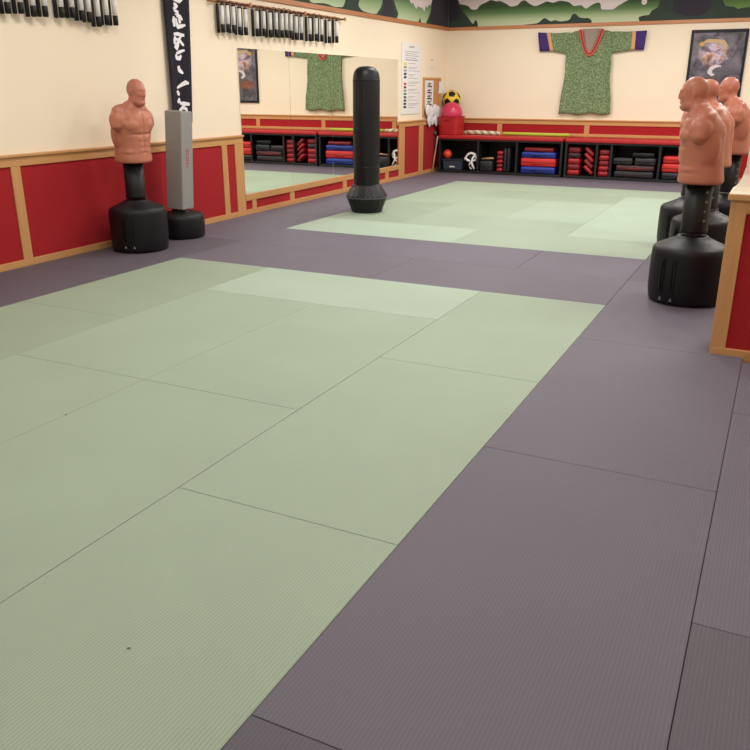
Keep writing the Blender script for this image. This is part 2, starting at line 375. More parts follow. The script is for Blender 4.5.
for x0, x1, y0, y1, k, lab in (
    (X0, X1, 4.42, 6.42, 'd', 'olive green mat at the far left corner of the near green square'),
    (X0, X1, 2.42, 4.42, 'd', 'olive green mat on the left edge of the near square, before its far corner'),
    (X1, X3, 5.42, 6.42, 'c', 'palest green mat, lying crosswise on the far edge of the near green square'),
    (X1, X2, 3.42, 5.42, 'b', 'sage green mat just in front of the palest crosswise mat, on its left half'),
    (X2, X3, 3.42, 5.42, 'b', 'sage green mat just in front of the palest crosswise mat, on its right half'),
    (X1, X2, 1.42, 3.42, 'b', 'green mat at the left photo edge, nearer than the long crosswise seam'),
    (X2, X3, 1.42, 3.42, 'b', 'green mat nearer than the long crosswise seam, left of the long lengthwise seam'),
    (X2, X3, -.58, 1.42, 'b', 'green mat in the bottom left corner of the photo'),
    (X3, X4, 4.42, 6.42, 'b', 'light green mat at the far right corner of the near green square'),
    (X3, X4, 2.42, 4.42, 'b', 'green mat in the middle of the right edge of the near green square'),
    (X3, X4, .42, 2.42, 'b', 'green mat at the photo bottom beside the grey strip, with a dark speck')):
    tmat(x0, x1, y0, y1, GREEN[k], lab, NG)
FG = 'green mats of the far square'
for x0, x1, y0, y1, k, lab in (
    (X0, X2, 8.44, 9.44, 'c', 'pale green crosswise mat at the near left corner of the far square'),
    (X2, X4, 8.44, 9.44, 'b', 'green crosswise mat at the near right corner of the far square'),
    (X0, X1, 9.44, 11.44, 'd', 'green mat under the black heavy bag'),
    (X1, X3, 9.44, 10.44, 'a', 'dull green crosswise mat to the right of the black heavy bag'),
    (X3, X4, 9.44, 11.44, 'c', 'pale green mat on the right edge of far square, nearer of two pale ones'),
    (X3, X4, 11.44, 13.42, 'c', 'pale green mat on the right edge of far square, farther of two pale ones'),
    (X1, X2, 10.44, 12.44, 'b', 'green mat in the middle of the far square, left of a paler one'),
    (X2, X3, 10.44, 12.44, 'e', 'light green mat in the middle of the far square, beside the pale right edge'),
    (X0, X1, 11.44, 13.42, 'b', 'green mat on the left edge of the far square, behind the heavy bag'),
    (X1, X3, 12.44, 13.42, 'd', 'dull green crosswise mat in the back half of the far square'),
    (X0, X2, 13.42, 14.40, 'b', 'green crosswise mat at the back left corner of the far square'),
    (X2, X4, 13.42, 14.40, 'a', 'green crosswise mat at the back right corner of the far square')):
    tmat(x0, x1, y0, y1, GREEN[k], lab, FG)
GG = 'grey mats around the green squares'
for x0, x1, y0, y1, k, lab in (
    (X4, X5, -.54, 1.44, 'b', 'grey mat at the bottom edge of the photo, beside the near green square'),
    (X4, X5, 1.44, 3.42, 'a', 'large foreground grey mat beside the near green square'),
    (X4, X5, 3.42, 5.42, 'a', 'grey mat behind the large foreground one, left of the partition base'),
    (X4, X5, 5.42, 7.40, 'a', 'grey mat under the nearest torso dummy on the right'),
    (X4, X5, 7.40, 9.40, 'b', 'dark grey mat under the second torso dummy on the right'),
    (X4, X5, 9.40, 11.40, 'b', 'grey mat behind the row of torso dummies on the right'),
    (X4, X5, 11.40, 13.40, 'a', 'grey mat on the right strip, one short of the benches'),
    (X4, X5, 13.40, 15.40, 'a', 'grey mat at the back of the right strip, before the benches'),
    (X5, X6, .44, 2.42, 'b', 'grey mat in the bottom right corner of the photo'),
    (X5, X6, 2.42, 4.42, 'a', 'grey mat on the right photo edge, in front of the partition'),
    (X5, X6, 4.42, 5.36, 'a', 'short grey mat touching the front of the partition'),
    (X0, X2, 6.42, 7.43, 'a', 'grey crosswise mat behind the left half of the near green square'),
    (X2, X4, 6.42, 7.43, 'a', 'grey crosswise mat behind the right half of the near green square'),
    (X0, X1, 7.43, 8.44, 'c', 'square grey mat before the near left corner of the far green square'),
    (X1, X3, 7.43, 8.44, 'c', 'grey crosswise mat before the near edge of the far green square'),
    (X3, X4, 7.43, 8.44, 'c', 'square grey mat before the near right corner of the far green square'),
    (XL + .03, X0, 1.5, 3.5, 'b', 'grey mat along the left wall, nearest the camera'),
    (XL + .03, X0, 3.5, 5.5, 'b', 'grey mat along the left wall at the left photo edge'),
    (XL + .03, X0, 5.5, 7.5, 'b', 'dark grey mat under the left torso dummy and the grey square bag'),
    (XL + .03, X0, 7.5, 9.5, 'c', 'grey mat at the left wall under the near end of the mirror'),
    (XL + .03, X0, 9.5, 11.5, 'a', 'grey mat at the left wall under the mirror, left of the heavy bag'),
    (XL + .03, X0, 11.5, 13.5, 'a', 'grey mat at the left wall under the far end of the mirror'),
    (XL + .03, X0, 13.5, 15.4, 'a', 'grey mat at the left wall under the white chart'),
    (X0, X1, 14.40, 15.4, 'a', 'square grey mat before the left bench, second from the left wall'),
    (X1, X3, 14.40, 15.4, 'a', 'grey crosswise mat before the gap between the two benches'),
    (X3, X4, 14.40, 15.4, 'a', 'square grey mat before the right bench'),
    (XL + .03, X1, 15.4, 16.5, 'b', 'grey mat mostly under the left bench'),
    (X1, X3, 15.4, 16.5, 'b', 'grey mat mostly under the join of the two benches'),
    (X3, X5, 15.4, 16.5, 'b', 'grey mat mostly under the right bench')):
    tmat(x0, x1, y0, y1, GREY[k], lab, GG)
dk = mat('dark_lint', (44, 40, 38), rough=.9)
def speck(c, r, lab):
    bm = bmesh.new(); tube(bm, [(-r, 0, .003), (-r * .3, r * .3, .004), (r * .3, -.1 * r, .004), (r, r * .2, .003)], [r * .1, r * .28, r * .25, r * .1], n=6)
    tag(obj('lint', bm, dk, loc=(c[0], c[1], 0), rz=R(40)), lab, 'lint')
speck((-1.60, 1.50), .007, 'small dark speck of lint on the nearest green mat')
speck((-3.23, 2.80), .006, 'tiny dark speck of lint on the left green mat')

# ------------------------------------------------------------------ torso dummies
def remesh(bm, voxel, smooth_iter):
    me = bpy.data.meshes.new('tmp'); bmesh.ops.recalc_face_normals(bm, faces=bm.faces[:]); bm.to_mesh(me); bm.free()
    o = bpy.data.objects.new('tmp', me); COL.objects.link(o)
    r = o.modifiers.new('r', 'REMESH'); r.mode = 'VOXEL'; r.voxel_size = voxel
    s = o.modifiers.new('s', 'SMOOTH'); s.factor = .5; s.iterations = smooth_iter
    dg = bpy.context.evaluated_depsgraph_get(); dg.update()
    out = bpy.data.meshes.new_from_object(o.evaluated_get(dg))
    bpy.data.objects.remove(o); bpy.data.meshes.remove(me)
    return out

def loft(bm, rings, n=36, power=2.3):
    R_ = []
    for z, cx, a, b in rings:
        ring = []
        for i in range(n):
            t = 2 * PI * i / n; c, s = math.cos(t), math.sin(t)
            ring.append(bm.verts.new((cx + a * math.copysign(abs(c) ** (2 / power), c), b * math.copysign(abs(s) ** (2 / power), s), z)))
        R_.append(ring)
    for A, B in zip(R_, R_[1:]):
        for i in range(n): bm.faces.new((A[i], A[(i + 1) % n], B[(i + 1) % n], B[i]))
    bm.faces.new(R_[0][::-1]); bm.faces.new(R_[-1])

def torso_mesh():
    bm = bmesh.new()
    loft(bm, [(.912, .0, .172, .174), (.935, .0, .18, .184), (1.0, .004, .172, .182), (1.07, .006, .166, .180), (1.15, .012, .164, .188), (1.23, .020, .168, .200), (1.30, .026, .170, .208), (1.36, .032, .158, .206), (1.41, .038, .136, .19), (1.45, .045, .110, .155), (1.485, .058, .088, .112), (1.52, .075, .074, .082)])
    loft(bm, [(1.44, .06, .095, .10), (1.49, .085, .078, .084), (1.54, .108, .070, .072), (1.585, .125, .068, .068), (1.62, .135, .066, .066)], power=2)
    for s in (-1, 1):
        ball(bm, (.03, s * .192, 1.34), (.086, .080, .098))          # deltoid
        ball(bm, (.035, s * .222, 1.295), (.064, .056, .064))         # arm stump
        ball(bm, (.104, s * .085, 1.29), (.09, .108, .088))         # pectoral
        ball(bm, (-.02, s * .135, 1.2), (.11, .07, .17))              # lat
        ball(bm, (.015, s * .10, 1.425), (.082, .13, .07))             # trapezius
    # head: skull + face + jaw
    ball(bm, (.125, 0, 1.632), (.104, .080, .102), 28, 18)
    ball(bm, (.150, 0, 1.567), (.079, .067, .094), 24, 16)
    ball(bm, (.182, 0, 1.500), (.048, .046, .036), 20, 12)
    ball(bm, (.162, 0, 1.612), (.076, .068, .066), 20, 12)
    for s in (-1, 1): ball(bm, (.145, s * .044, 1.518), (.055, .028, .038))
    me = remesh(bm, .0068, 22)
    # chiselled detail
    nv = len(me.vertices); co = np.empty(nv * 3); me.vertices.foreach_get('co', co); co = co.reshape(-1, 3)
    no = np.empty(nv * 3); me.vertices.foreach_get('normal', no); no = no.reshape(-1, 3)
    d = np.zeros(nv)
    fwd = no[:, 0]
    def g(c, r, amp, front=True):
        q = ((co - np.array(c)) / np.array(r)); w_ = np.exp(-(q * q).sum(1))
        if front: w_ = w_ * np.clip(fwd * 2 + .4, 0, 1)
        return amp * w_
    head = [((.222, 0, 1.574), (.03, .012, .017), .024), ((.222, 0, 1.600), (.03, .009, .024), .013),          # nose
            ((.225, 0, 1.630), (.04, .045, .012), .005),                                                        # brow
            ((.215, 0, 1.541), (.03, .020, .006), .006), ((.215, 0, 1.525), (.03, .018, .006), .006),           # lips
            ((.215, 0, 1.533), (.03, .026, .0035), -.005), ((.215, 0, 1.503), (.03, .020, .014), .007),         # mouth line, chin
            ((.215, 0, 1.516), (.03, .018, .005), -.003)]
    for c, r, a in head: d += g(c, r, a)
    for s in (-1, 1):
        d += g((.215, s * .030, 1.609), (.03, .016, .011), -.009)       # eye socket
        d += g((.215, s * .030, 1.607), (.03, .010, .006), .005)        # eyeball
        d += g((.205, s * .044, 1.582), (.03, .018, .014), .005)        # cheek bone
        d += g((.200, s * .040, 1.550), (.03, .012, .016), -.003)
        d += g((.210, s * .013, 1.567), (.03, .007, .007), .004)        # nostril wing
        d += g((.122, s * .080, 1.595), (.014, .03, .026), .015, False) # ear
        d += g((.125, s * .087, 1.597), (.007, .03, .014), -.008, False)
        # torso
        d += g((.19, s * .09, 1.198), (.08, .085, .014), -.011)         # under the pectoral
        d += g((.12, s * .09, 1.425), (.08, .07, .010), -.006)          # under the collar bone
        d += g((.12, s * .075, 1.445), (.06, .06, .010), .007)          # collar bone
        for z in (1.15, 1.095, 1.04): d += g((.165, s * .042, z), (.08, .030, .024), .008)
        d += g((.12, s * .135, 1.1), (.08, .02, .07), -.006)
        d += g((.10, s * .15, 1.03), (.08, .05, .014), .006); d += g((.10, s * .15, 1.0), (.08, .06, .010), -.005)
        d += g((.11, s * .165, 1.33), (.05, .018, .07), -.010, False)   # between shoulder and chest
        d += g((.03, s * .22, 1.255), (.06, .05, .012), -.008, False)
        d += g((-.11, s * .075, 1.33), (.06, .05, .06), .012, False)    # shoulder blade
    d += g((.19, 0, 1.30), (.08, .014, .10), -.014)                     # sternum
    d += g((.17, 0, 1.12), (.08, .010, .10), -.006)
    d += g((.17, 0, 1.02), (.05, .010, .010), -.010)
    d += g((-.13, 0, 1.2), (.08, .018, .2), -.012, False)               # spine
    co2 = co + no * d[:, None]
    me.vertices.foreach_set('co', co2.ravel())
    for p in me.polygons: p.use_smooth = True
    me.update()
    return me
TM = torso_mesh()

def make_dummy(label, loc, rz):
    t = thing('torso_dummy', label, 'training dummy', loc, rz, 'free-standing torso dummies')
    obj('torso', TM, M['skin'], t)
    bm = bmesh.new()
    prof = [(.262, 0), (.285, .012), (.292, .035), (.300, .10), (.302, .26), (.299, .40), (.294, .430), (.280, .450), (.25, .464), (.20, .486), (.15, .508), (.125, .522), (.118, .532), (.10, .533)]
    lathe(bm, prof, 56)
    obj('base', bm, M['blackp'], t)
    bm = bmesh.new(); lathe(bm, [(.104, .55), (.106, .565), (.104, .58), (.102, .6), (.102, .93)], 36)
    p = obj('post', bm, M['blackm'], t)
    base = t.children[1]
    for a0 in (R(-56), R(-74), R(56), R(74)):
        bm = bmesh.new(); ring = []          # raised rim of a grip slot
        for k in range(28):
            q = 2 * PI * k / 28; c_, s_ = math.cos(q), math.sin(q)
            a = a0 + .05 * math.copysign(abs(c_) ** .4, c_); z = .245 + .13 * math.copysign(abs(s_) ** .4, s_)
            ring.append([bm.verts.new((rr * math.cos(a), rr * math.sin(a), z)) for rr in (.298, .309)] + [bm.verts.new((rr * math.cos(a0 + (a - a0) * .55), rr * math.sin(a0 + (a - a0) * .55), .245 + (z - .245) * .88)) for rr in (.309, .298)])
        for A_, B_ in zip(ring, ring[1:] + ring[:1]):
            for k in range(4): bm.faces.new((A_[k], A_[(k + 1) % 4], B_[(k + 1) % 4], B_[k]))
        obj('grip_slot', bm, M['blackm'], base)
        bm = bmesh.new(); P = []
        for rr in (.296, .3055):
            P.append([bm.verts.new((rr * math.cos(a0 + q), rr * math.sin(a0 + q), z)) for q, z in ((-.042, .058), (.042, .058), (0, .086))])
        bm.faces.new(P[0][::-1]); bm.faces.new(P[1])
        for i in range(3): bm.faces.new((P[0][i], P[0][(i + 1) % 3], P[1][(i + 1) % 3], P[1][i]))
        obj('triangle_mark', bm, M['greymark'], base)
    for a0 in (R(128), R(-128)):             # height marks printed up the post
        for k, z in enumerate((.64, .71, .78, .85)):
            bm = bmesh.new(); wd_ = .16 if k % 2 else .24
            ring = [[bm.verts.new((rr * math.cos(a0 + e), rr * math.sin(a0 + e), zz)) for e, zz in ((0, z), (wd_, z), (wd_, z + .016), (0, z + .016))] for rr in (.0995, .1035)]
            bm.faces.new(ring[0][::-1]); bm.faces.new(ring[1])
            for i in range(4): bm.faces.new((ring[0][i], ring[0][(i + 1) % 4], ring[1][(i + 1) % 4], ring[1][i]))
            obj('height_mark', bm, M['greymark'], p)
    return t
d0 = make_dummy('flesh-coloured armless torso dummy on a black base against the left wall', (-6.10, 6.60, 0), R(-4))
d1 = dup(d0, 'nearest torso dummy of the right row, in full profile facing left beside the partition', (-.556, 6.88, 0), R(180))
d2 = dup(d0, 'torso dummy directly behind the nearest right one, only back of head and back showing', (-.60, 8.42, 0), R(166))
d3 = dup(d0, 'third torso dummy of the right row, hidden but for its black base', (-.83, 9.35, 0), R(180))
d4 = dup(d0, 'farthest torso dummy on the right, three-quarter face turned left, just beside the partition edge', (-.51, 9.88, 0), R(189))
_t = [c for c in d0.children if c.name.startswith('torso')][0]; _t.location.x = .018
for d, k, z in ((d1, .96, .066), (d2, .955, .068), (d4, .97, .075)):
    o = [c for c in d.children if c.name.startswith('torso')][0]; o.scale = (k, k, k); o.location.z = z
    o = [c for c in d.children if c.name.startswith('post')][0]; o.scale.z = 1.05; o.location.z = -.02

# ------------------------------------------------------------------ grey square bag
t = thing('square_bag', 'grey square free-standing bag on a round black base beside the left torso dummy', 'punching bag', (-6.20, 7.42, 0), 0)
bm = bmesh.new(); lathe(bm, [(.235, 0), (.255, .01), (.262, .03), (.266, .12), (.264, .22), (.255, .255), (.235, .275), (.20, .285), (.12, .292), (.1, .3), (.10, .305)], 48)
obj('base', bm, M['blackp'], t, smooth=False)
bm = bmesh.new(); box(bm, -.110, .110, -.110, .110, 0, 1.08, bev=.012, seg=3)
c = obj('bag', bm, M['greyv'], t, loc=(0, 0, .325)); c.rotation_euler = (R(-1.6), R(2.9), R(4))
bm = bmesh.new(); lathe(bm, [(.095, .29), (.095, .33)], 24); obj('neck', bm, M['blackm'], t)
bm = bmesh.new()   # red lettering block on the right-hand face (illegible strokes)
for k, z in enumerate((.475, .51, .545, .58, .615, .65)):
    box(bm, .1095, .1115, -.02 - .014 * (k % 2), .022, z, z + .008)
    box(bm, .1095, .1115, -.02, -.010, z, z + .024); 
    if k % 3: box(bm, .1095, .1115, .012, .022, z, z + .03)
obj('red_print', bm, M['redmark'], c)

# ------------------------------------------------------------------ heavy bag
t = thing('heavy_bag', 'tall black round-topped free-standing heavy bag on the far green mats', 'punching bag', (-5.165, 10.17, 0))
bm = bmesh.new(); lathe(bm, [(.176, .36), (.180, .40), (.182, .6), (.184, 1.2), (.183, 1.72), (.178, 1.79), (.163, 1.845), (.135, 1.885), (.09, 1.908), (.04, 1.916)], 48)
b = obj('bag', bm, M['blackv'], t)
bm = bmesh.new()
for z in (.62, 1.12, 1.74): lathe(bm, [(.1795, z - .006), (.1865, z - .004), (.1865, z + .004), (.1795, z + .006)], 48, caps=False)
tube(bm, [(.184 * math.cos(R(-75)), .184 * math.sin(R(-75)), z) for z in (.42, .8, 1.2, 1.72)], .004, n=6)
obj('seam', bm, M['blackm'], b)
bm = bmesh.new(); lathe(bm, [(.20, 0), (.215, .012), (.232, .06), (.284, .20), (.289, .215), (.282, .235), (.236, .315), (.205, .36), (.198, .375), (.180, .385)], 16)
for f in bm.faces: f.smooth = False
lower = obj('base', bm, M['blackv'], t)
bm = bmesh.new()
N = 48
tube(bm, [((.286 if i % 3 else .292) * math.cos(2 * PI * i / N), (.286 if i % 3 else .292) * math.sin(2 * PI * i / N), .207 + (.011 if i % 2 else -.011)) for i in range(N + 1)], .0035, n=6)
obj('zigzag_lacing', bm, M['greymark'], lower)

# ------------------------------------------------------------------ nunchaku rows on the left wall
def make_nun():
    t = thing('nunchaku', '', 'nunchaku', (0, 0, 0))
    bm = bmesh.new(); tube(bm, [(0, 0, -.028), (0, 0, -.25)], [.025, .025], n=12)
    s = obj('white_stick', bm, M['white'], t)
    bm = bmesh.new(); tube(bm, [(0, 0, -.238), (0, 0, -.245), (0, 0, -.33), (0, 0, -.337)], [.022, .027, .028, .022], n=12)
    obj('black_grip', bm, M['blackm'], s)
    bm = bmesh.new(); tube(bm, [(0, 0, -.012), (0, 0, -.018), (0, 0, -.03)], [.018, .026, .026], n=12); obj('black_cap', bm, M['blackm'], s)
    bm = bmesh.new(); tube(bm, [(-.042, -.035, -.012), (-.042, -.035, -.02), (-.042, -.035, -.33), (-.042, -.035, -.338)], [.016, .02, .021, .018], n=12)
    s2 = obj('black_stick', bm, M['blackm'], t)
    bm = bmesh.new(); tube(bm, [(0, 0, -.015), (-.003, -.002, .020), (-.021, -.018, .034), (-.039, -.032, .020), (-.042, -.035, -.015)], .005, n=8)
    obj('cord', bm, M['blackm'], t)
    return t
def rail(label, y0, y1, z, pegs):
    t = thing('peg_rail', label, 'rail', (XL, y0, z))
    bm = bmesh.new(); box(bm, .001, .022, 0, y1 - y0, -.014, .026, bev=.006)
    obj('rail', bm, M['trimo'], t)
    for yy in pegs:
        bm = bmesh.new(); tube(bm, [(.012, yy, 0), (.09, yy, .0), (.10, yy, 0), (.112, yy, 0)], [.014, .014, .03, .022], n=12); obj('peg', bm, M['trimo'], t)
    bm = bmesh.new(); tube(bm, [(.068, -.01, -.006), (.068, y1 - y0 + .01, -.006)], .007, n=8); obj('hanging_rod', bm, M['blackm'], t)
rail('orange wooden peg rail on the left wall above the mirror', 8.60, 11.92, 2.645, (0, .77, 2.13, 3.32))
rail('wooden peg rail on the left wall, just above the top left of the photo', 5.35, 7.05, 2.62, (0, .73, 1.7))
nn = make_nun()
first = [nn]
SEQ = ['leftmost', 'second from left', 'third from left', 'fourth from left', 'fifth from left, before the gap', 'first right of the gap', 'second right of the gap', 'third right of the gap', 'fourth right of the gap', 'fifth right of the gap', 'sixth right of the gap', 'seventh right of the gap', 'seventh before the right end', 'sixth before the right end', 'just right of the second peg', 'fourth from the right end', 'third from the right end', 'second from the right end', 'rightmost']
def hang(y, z, label, group, rz):
    loc = (XL + .068 + .021, y + .018, z - .02)
    if first:
        o = first.pop(); o.location = loc; o.rotation_euler = (0, 0, rz); o['label'] = label; o['group'] = group
    else: dup(nn, label, loc, rz, group)
ys = [8.75, 8.86, 8.985, 9.11, 9.24, 9.50, 9.66, 9.81, 9.96, 10.10, 10.215, 10.335, 10.47, 10.61, 10.85, 11.03, 11.19, 11.42, 11.65]
for i, y in enumerate(ys):
    hang(y, 2.648 + random.uniform(-.012, .012), 'nunchaku hanging above the mirror, ' + SEQ[i], 'nunchaku above the mirror', R(random.uniform(-8, 8)))
yl = [5.42, 5.555, 5.70, 5.842, 5.98, 6.18, 6.32, 6.44, 6.54, 6.66, 6.78, 6.90]
SEQL = ['leftmost', 'second from left', 'third from left', 'fourth from left', 'fifth from left', 'sixth from left', 'sixth from the right end', 'fifth from the right end', 'fourth from the right end', 'third from the right end', 'second from the right end', 'rightmost']
for i, y in enumerate(yl):
    hang(y, 2.628 + (i > 8) * -.03 + random.uniform(-.012, .018), 'nunchaku hanging in the top left photo corner, ' + SEQL[i], 'nunchaku in the top left corner', R(random.uniform(-14, 14)))

# ------------------------------------------------------------------ hanging banner
t = thing('banner', 'long dark banner with white brush calligraphy hanging on the left wall above the grey bag', 'banner', (XL, 7.94, 2.72))
bm = bmesh.new()
NZ, NY = 30, 10
def bpt(i, j, off):
    v_ = i / NZ; u = j / NY
    z = -.0 - v_ * 1.47
    yl_, yr_ = -.19 - .0 * v_, .275 - .115 * v_
    x = .035 + .012 * math.sin(u * PI * 2.2 + v_ * 2) * (.4 + v_) + off
    return (x, yl_ + (yr_ - yl_) * u, z)
A = [[bm.verts.new(bpt(i, j, .003)) for j in range(NY + 1)] for i in range(NZ + 1)]
B = [[bm.verts.new(bpt(i, j, 0)) for j in range(NY + 1)] for i in range(NZ + 1)]
for i in range(NZ):
    for j in range(NY):
        f = bm.faces.new((A[i][j], A[i + 1][j], A[i + 1][j + 1], A[i][j + 1])); f.smooth = True
        f = bm.faces.new((B[i][j], B[i][j + 1], B[i + 1][j + 1], B[i + 1][j])); f.smooth = True
for i in range(NZ):
    bm.faces.new((A[i][0], B[i][0], B[i + 1][0], A[i + 1][0])); bm.faces.new((A[i][NY], A[i + 1][NY], B[i + 1][NY], B[i][NY]))
for j in range(NY):
    bm.faces.new((A[0][j], A[0][j + 1], B[0][j + 1], B[0][j])); bm.faces.new((A[NZ][j], B[NZ][j], B[NZ][j + 1], A[NZ][j + 1]))
clothb = obj('cloth', bm, M['navyb'], t)
STROKES = [
    [(62, -60, 5), (100, -40, 8), (85, -15, 4)], [(75, -20, 5), (120, -10, 7), (140, -25, 3)],
    [(82, 5, 6), (104, 15, 9), (80, 36, 5)], [(84, 40, 5), (110, 50, 8), (108, 78, 6)], [(84, 76, 5), (82, 100, 9), (90, 132, 7)],
    [(98, 84, 5), (104, 112, 8), (112, 132, 9), (134, 126, 8), (156, 118, 4)], [(118, 60, 4), (122, 88, 8), (126, 112, 7)], [(92, 62, 3), (128, 72, 6), (140, 92, 4)],
    [(84, 174, 5), (110, 172, 8), (150, 178, 6)], [(94, 184, 5), (90, 210, 8), (92, 232, 6)], [(132, 182, 5), (114, 222, 8), (92, 252, 6)], [(98, 200, 5), (126, 210, 8), (148, 236, 5)], [(120, 232, 4), (104, 262, 7)],
    [(104, 284, 5), (128, 272, 7), (152, 262, 4)], [(100, 288, 6), (106, 308, 9), (126, 312, 8), (134, 292, 5)],
    [(118, 354, 8), (124, 376, 10), (136, 388, 8), (146, 396, 4)],
    [(174, 454, 4), (158, 450, 10), (140, 462, 8), (112, 482, 4)], [(112, 498, 6), (120, 512, 9), (128, 524, 5)],
    [(116, 564, 6), (128, 556, 8), (124, 540, 4)], [(130, 570, 5), (152, 574, 9), (178, 578, 6)], [(156, 580, 6), (136, 610, 8), (126, 640, 7), (124, 668, 5)], [(146, 602, 4), (162, 604, 7), (166, 640, 7), (164, 672, 5)], [(130, 640, 4), (160, 640, 6)],
    [(128, 690, 5), (150, 720, 8), (172, 724, 5)], [(150, 700, 5), (140, 750, 7)]]
bm = bmesh.new()
# stroke units: 6 units = 1 px of about 11.4 mm (along z); along the wall 1 unit ~ 3 mm
for S in STROKES:
    P = []
    for (sx, sy, w) in S:
        v_ = (.11 + sy / 6 * .0114 / 1.47)
        edge_l = 20 + sy * .098; edge_r = 180 + sy * .028
        u = (sx - edge_l) / (edge_r - edge_l)
        P.append((v_, u, w))
    Q = []
    for a, b_ in zip(P, P[1:]):
        for k in range(4):
            f_ = k / 4; Q.append(tuple(a[q] + (b_[q] - a[q]) * f_ for q in range(3)))
    Q.append(P[-1])
    pts = [];rd = []
    for v_, u, w in Q:
        p_ = bpt(v_ * NZ, u * NY, .006); pts.append(p_); rd.append(.0026 * w)
    # flat ribbon with thickness
    prev = None
    for i, p_ in enumerate(pts):
        a = Vector(pts[max(i - 1, 0)]); b_ = Vector(pts[min(i + 1, len(pts) - 1)]); d_ = (b_ - a); d_.x = 0; d_.normalize()
        nrm = Vector((0, -d_.z, d_.y)) * rd[i]
        ring = [bm.verts.new(Vector(p_) + s * nrm + Vector((o_, 0, 0))) for s, o_ in ((1, -.003), (1, .001), (-1, .001), (-1, -.003))]
        if prev:
            for k in range(4): bm.faces.new((prev[k], prev[(k + 1) % 4], ring[(k + 1) % 4], ring[k]))
        else: bm.faces.new(ring)
        prev = ring
    bm.faces.new(prev[::-1])
obj('brush_lettering', bm, M['ink'], clothb)
bm = bmesh.new(); tube(bm, [(.036, -.24, .0), (.036, .32, .0)], .012, n=10); obj('hanging_rod', bm, M['blackm'], t)

# ------------------------------------------------------------------ chart and corkboard on the left wall
def lw(name, parent, y0, y1, z0, z1, d0, d1, m, bev=0):
    return obj(name, BX(d0, d1, y0, y1, z0, z1, bev=bev), m, parent)
t = thing('wall_chart', 'tall white wall chart with a column of coloured squares, right of the mirror', 'chart', (XL, 14.26, 1.17))
lw('sheet', t, 0, .87, 0, 1.26, .002, .012, M['paper'], .002)
bm = bmesh.new(); box(bm, .0119, .0135, .33, .55, 1.175, 1.20)
for k, z in enumerate((1.10, 1.065, 1.03, .99)): box(bm, .0119, .0132, .14, .76 - .1 * (k % 2), z, z + .010)
box(bm, .0119, .0135, .14, .72, .95, .968)
for k in range(13):
    z = .895 - k * .0648
    box(bm, .0119, .0132, .30, .62 + .1 * ((k * 7) % 3), z, z + .010); 
    if k % 2: box(bm, .0119, .0132, .30, .52 + .1 * (k % 3), z - .025, z - .016)
obj('printed_lines', bm, M['grey_txt'], t)
cols = [(226, 204, 70), (150, 146, 96), (150, 150, 150), (40, 48, 96), (40, 42, 84), None, (196, 60, 66), (130, 44, 52), (150, 140, 140), (66, 130, 88), (52, 84, 70), (80, 70, 66), (60, 52, 56), (40, 36, 42)]
for k, c_ in enumerate(cols):
    if c_ is None: continue
    z = .91 - k * .0585
    bm = BX(.0119, .0136, .09, .21, z - .038, z); obj('colour_square', bm, mat('chart_colour', c_, rough=.8), t)

t = thing('corkboard', 'small wood-framed corkboard on the left wall near the corner', 'board', (XL, 15.27, 1.10))
lw('cork', t, .03, .87, .03, .70, .002, .014, M['cork'])
for a in ((0, .9, 0, .035), (0, .9, .70, .735), (0, .05, .035, .70), (.85, .9, .035, .70)):
    lw('frame', t, *a, .002, .026, M['woodY'], .003)
t = thing('paper_strip', 'tall white paper with black brush characters pinned to the corkboard', 'paper', (XL, 15.36, 1.24))
lw('sheet', t, 0, .42, 0, .54, .0152, .0175, M['paper'])
bm = bmesh.new()
for z in (.42, .30, .19, .08):
    for (a0, b0, a1, b1) in ((.10, .055, .33, .06), (.08, .015, .36, .010), (.22, .085, .18, -.03), (.24, .03, .34, -.03)):
        tube(bm, [(.0177, a0, z + b0), (.0177, (a0 + a1) / 2, z + (b0 + b1) / 2), (.0177, a1, z + b1)], [.008, .015, .007], n=6)
for v_ in bm.verts: v_.co.x = .0179 + (v_.co.x - .0177) * .08
obj('brush_characters', bm, M['black_txt'], t)
t = thing('paper_note', 'blank white note overlapping the right edge of the corkboard', 'paper', (XL, 16.02, 1.53))
bm = bmesh.new()
P = [(.028, 0, 0), (.034, .28, .015), (.03, .30, .25), (.028, .03, .23)]
vs = [bm.verts.new(p_) for p_ in P] + [bm.verts.new((x + .003, y, z)) for x, y, z in P]
for f in ((3, 2, 1, 0), (4, 5, 6, 7), (0, 1, 5, 4), (1, 2, 6, 5), (2, 3, 7, 6), (3, 0, 4, 7)): bm.faces.new([vs[i] for i in f])
obj('sheet', bm, M['paper'], t)
t = thing('paper_notice', 'faint cream paper notice on the left wall above the corkboard', 'paper', (XL, 15.45, 1.86))
lw('sheet', t, 0, .62, 0, .26, .001, .003, M['paper2'])
bm = bmesh.new(); box(bm, .0029, .0036, .14, .5, .16, .168); box(bm, .0029, .0036, .14, .42, .12, .127); obj('printed_lines', bm, mat('faint_print', (216, 200, 180), rough=.8), t)
bm = bmesh.new(); tube(bm, [(.0, 0, 0), (.012, 0, 0), (.014, 0, 0)], [.006, .006, .016], n=10)
tag(obj('wall_hook', bm, M['greymark'], loc=(XL, 15.70, 2.16)), 'tiny metal hook on the left wall above the cream notice', 'hook')
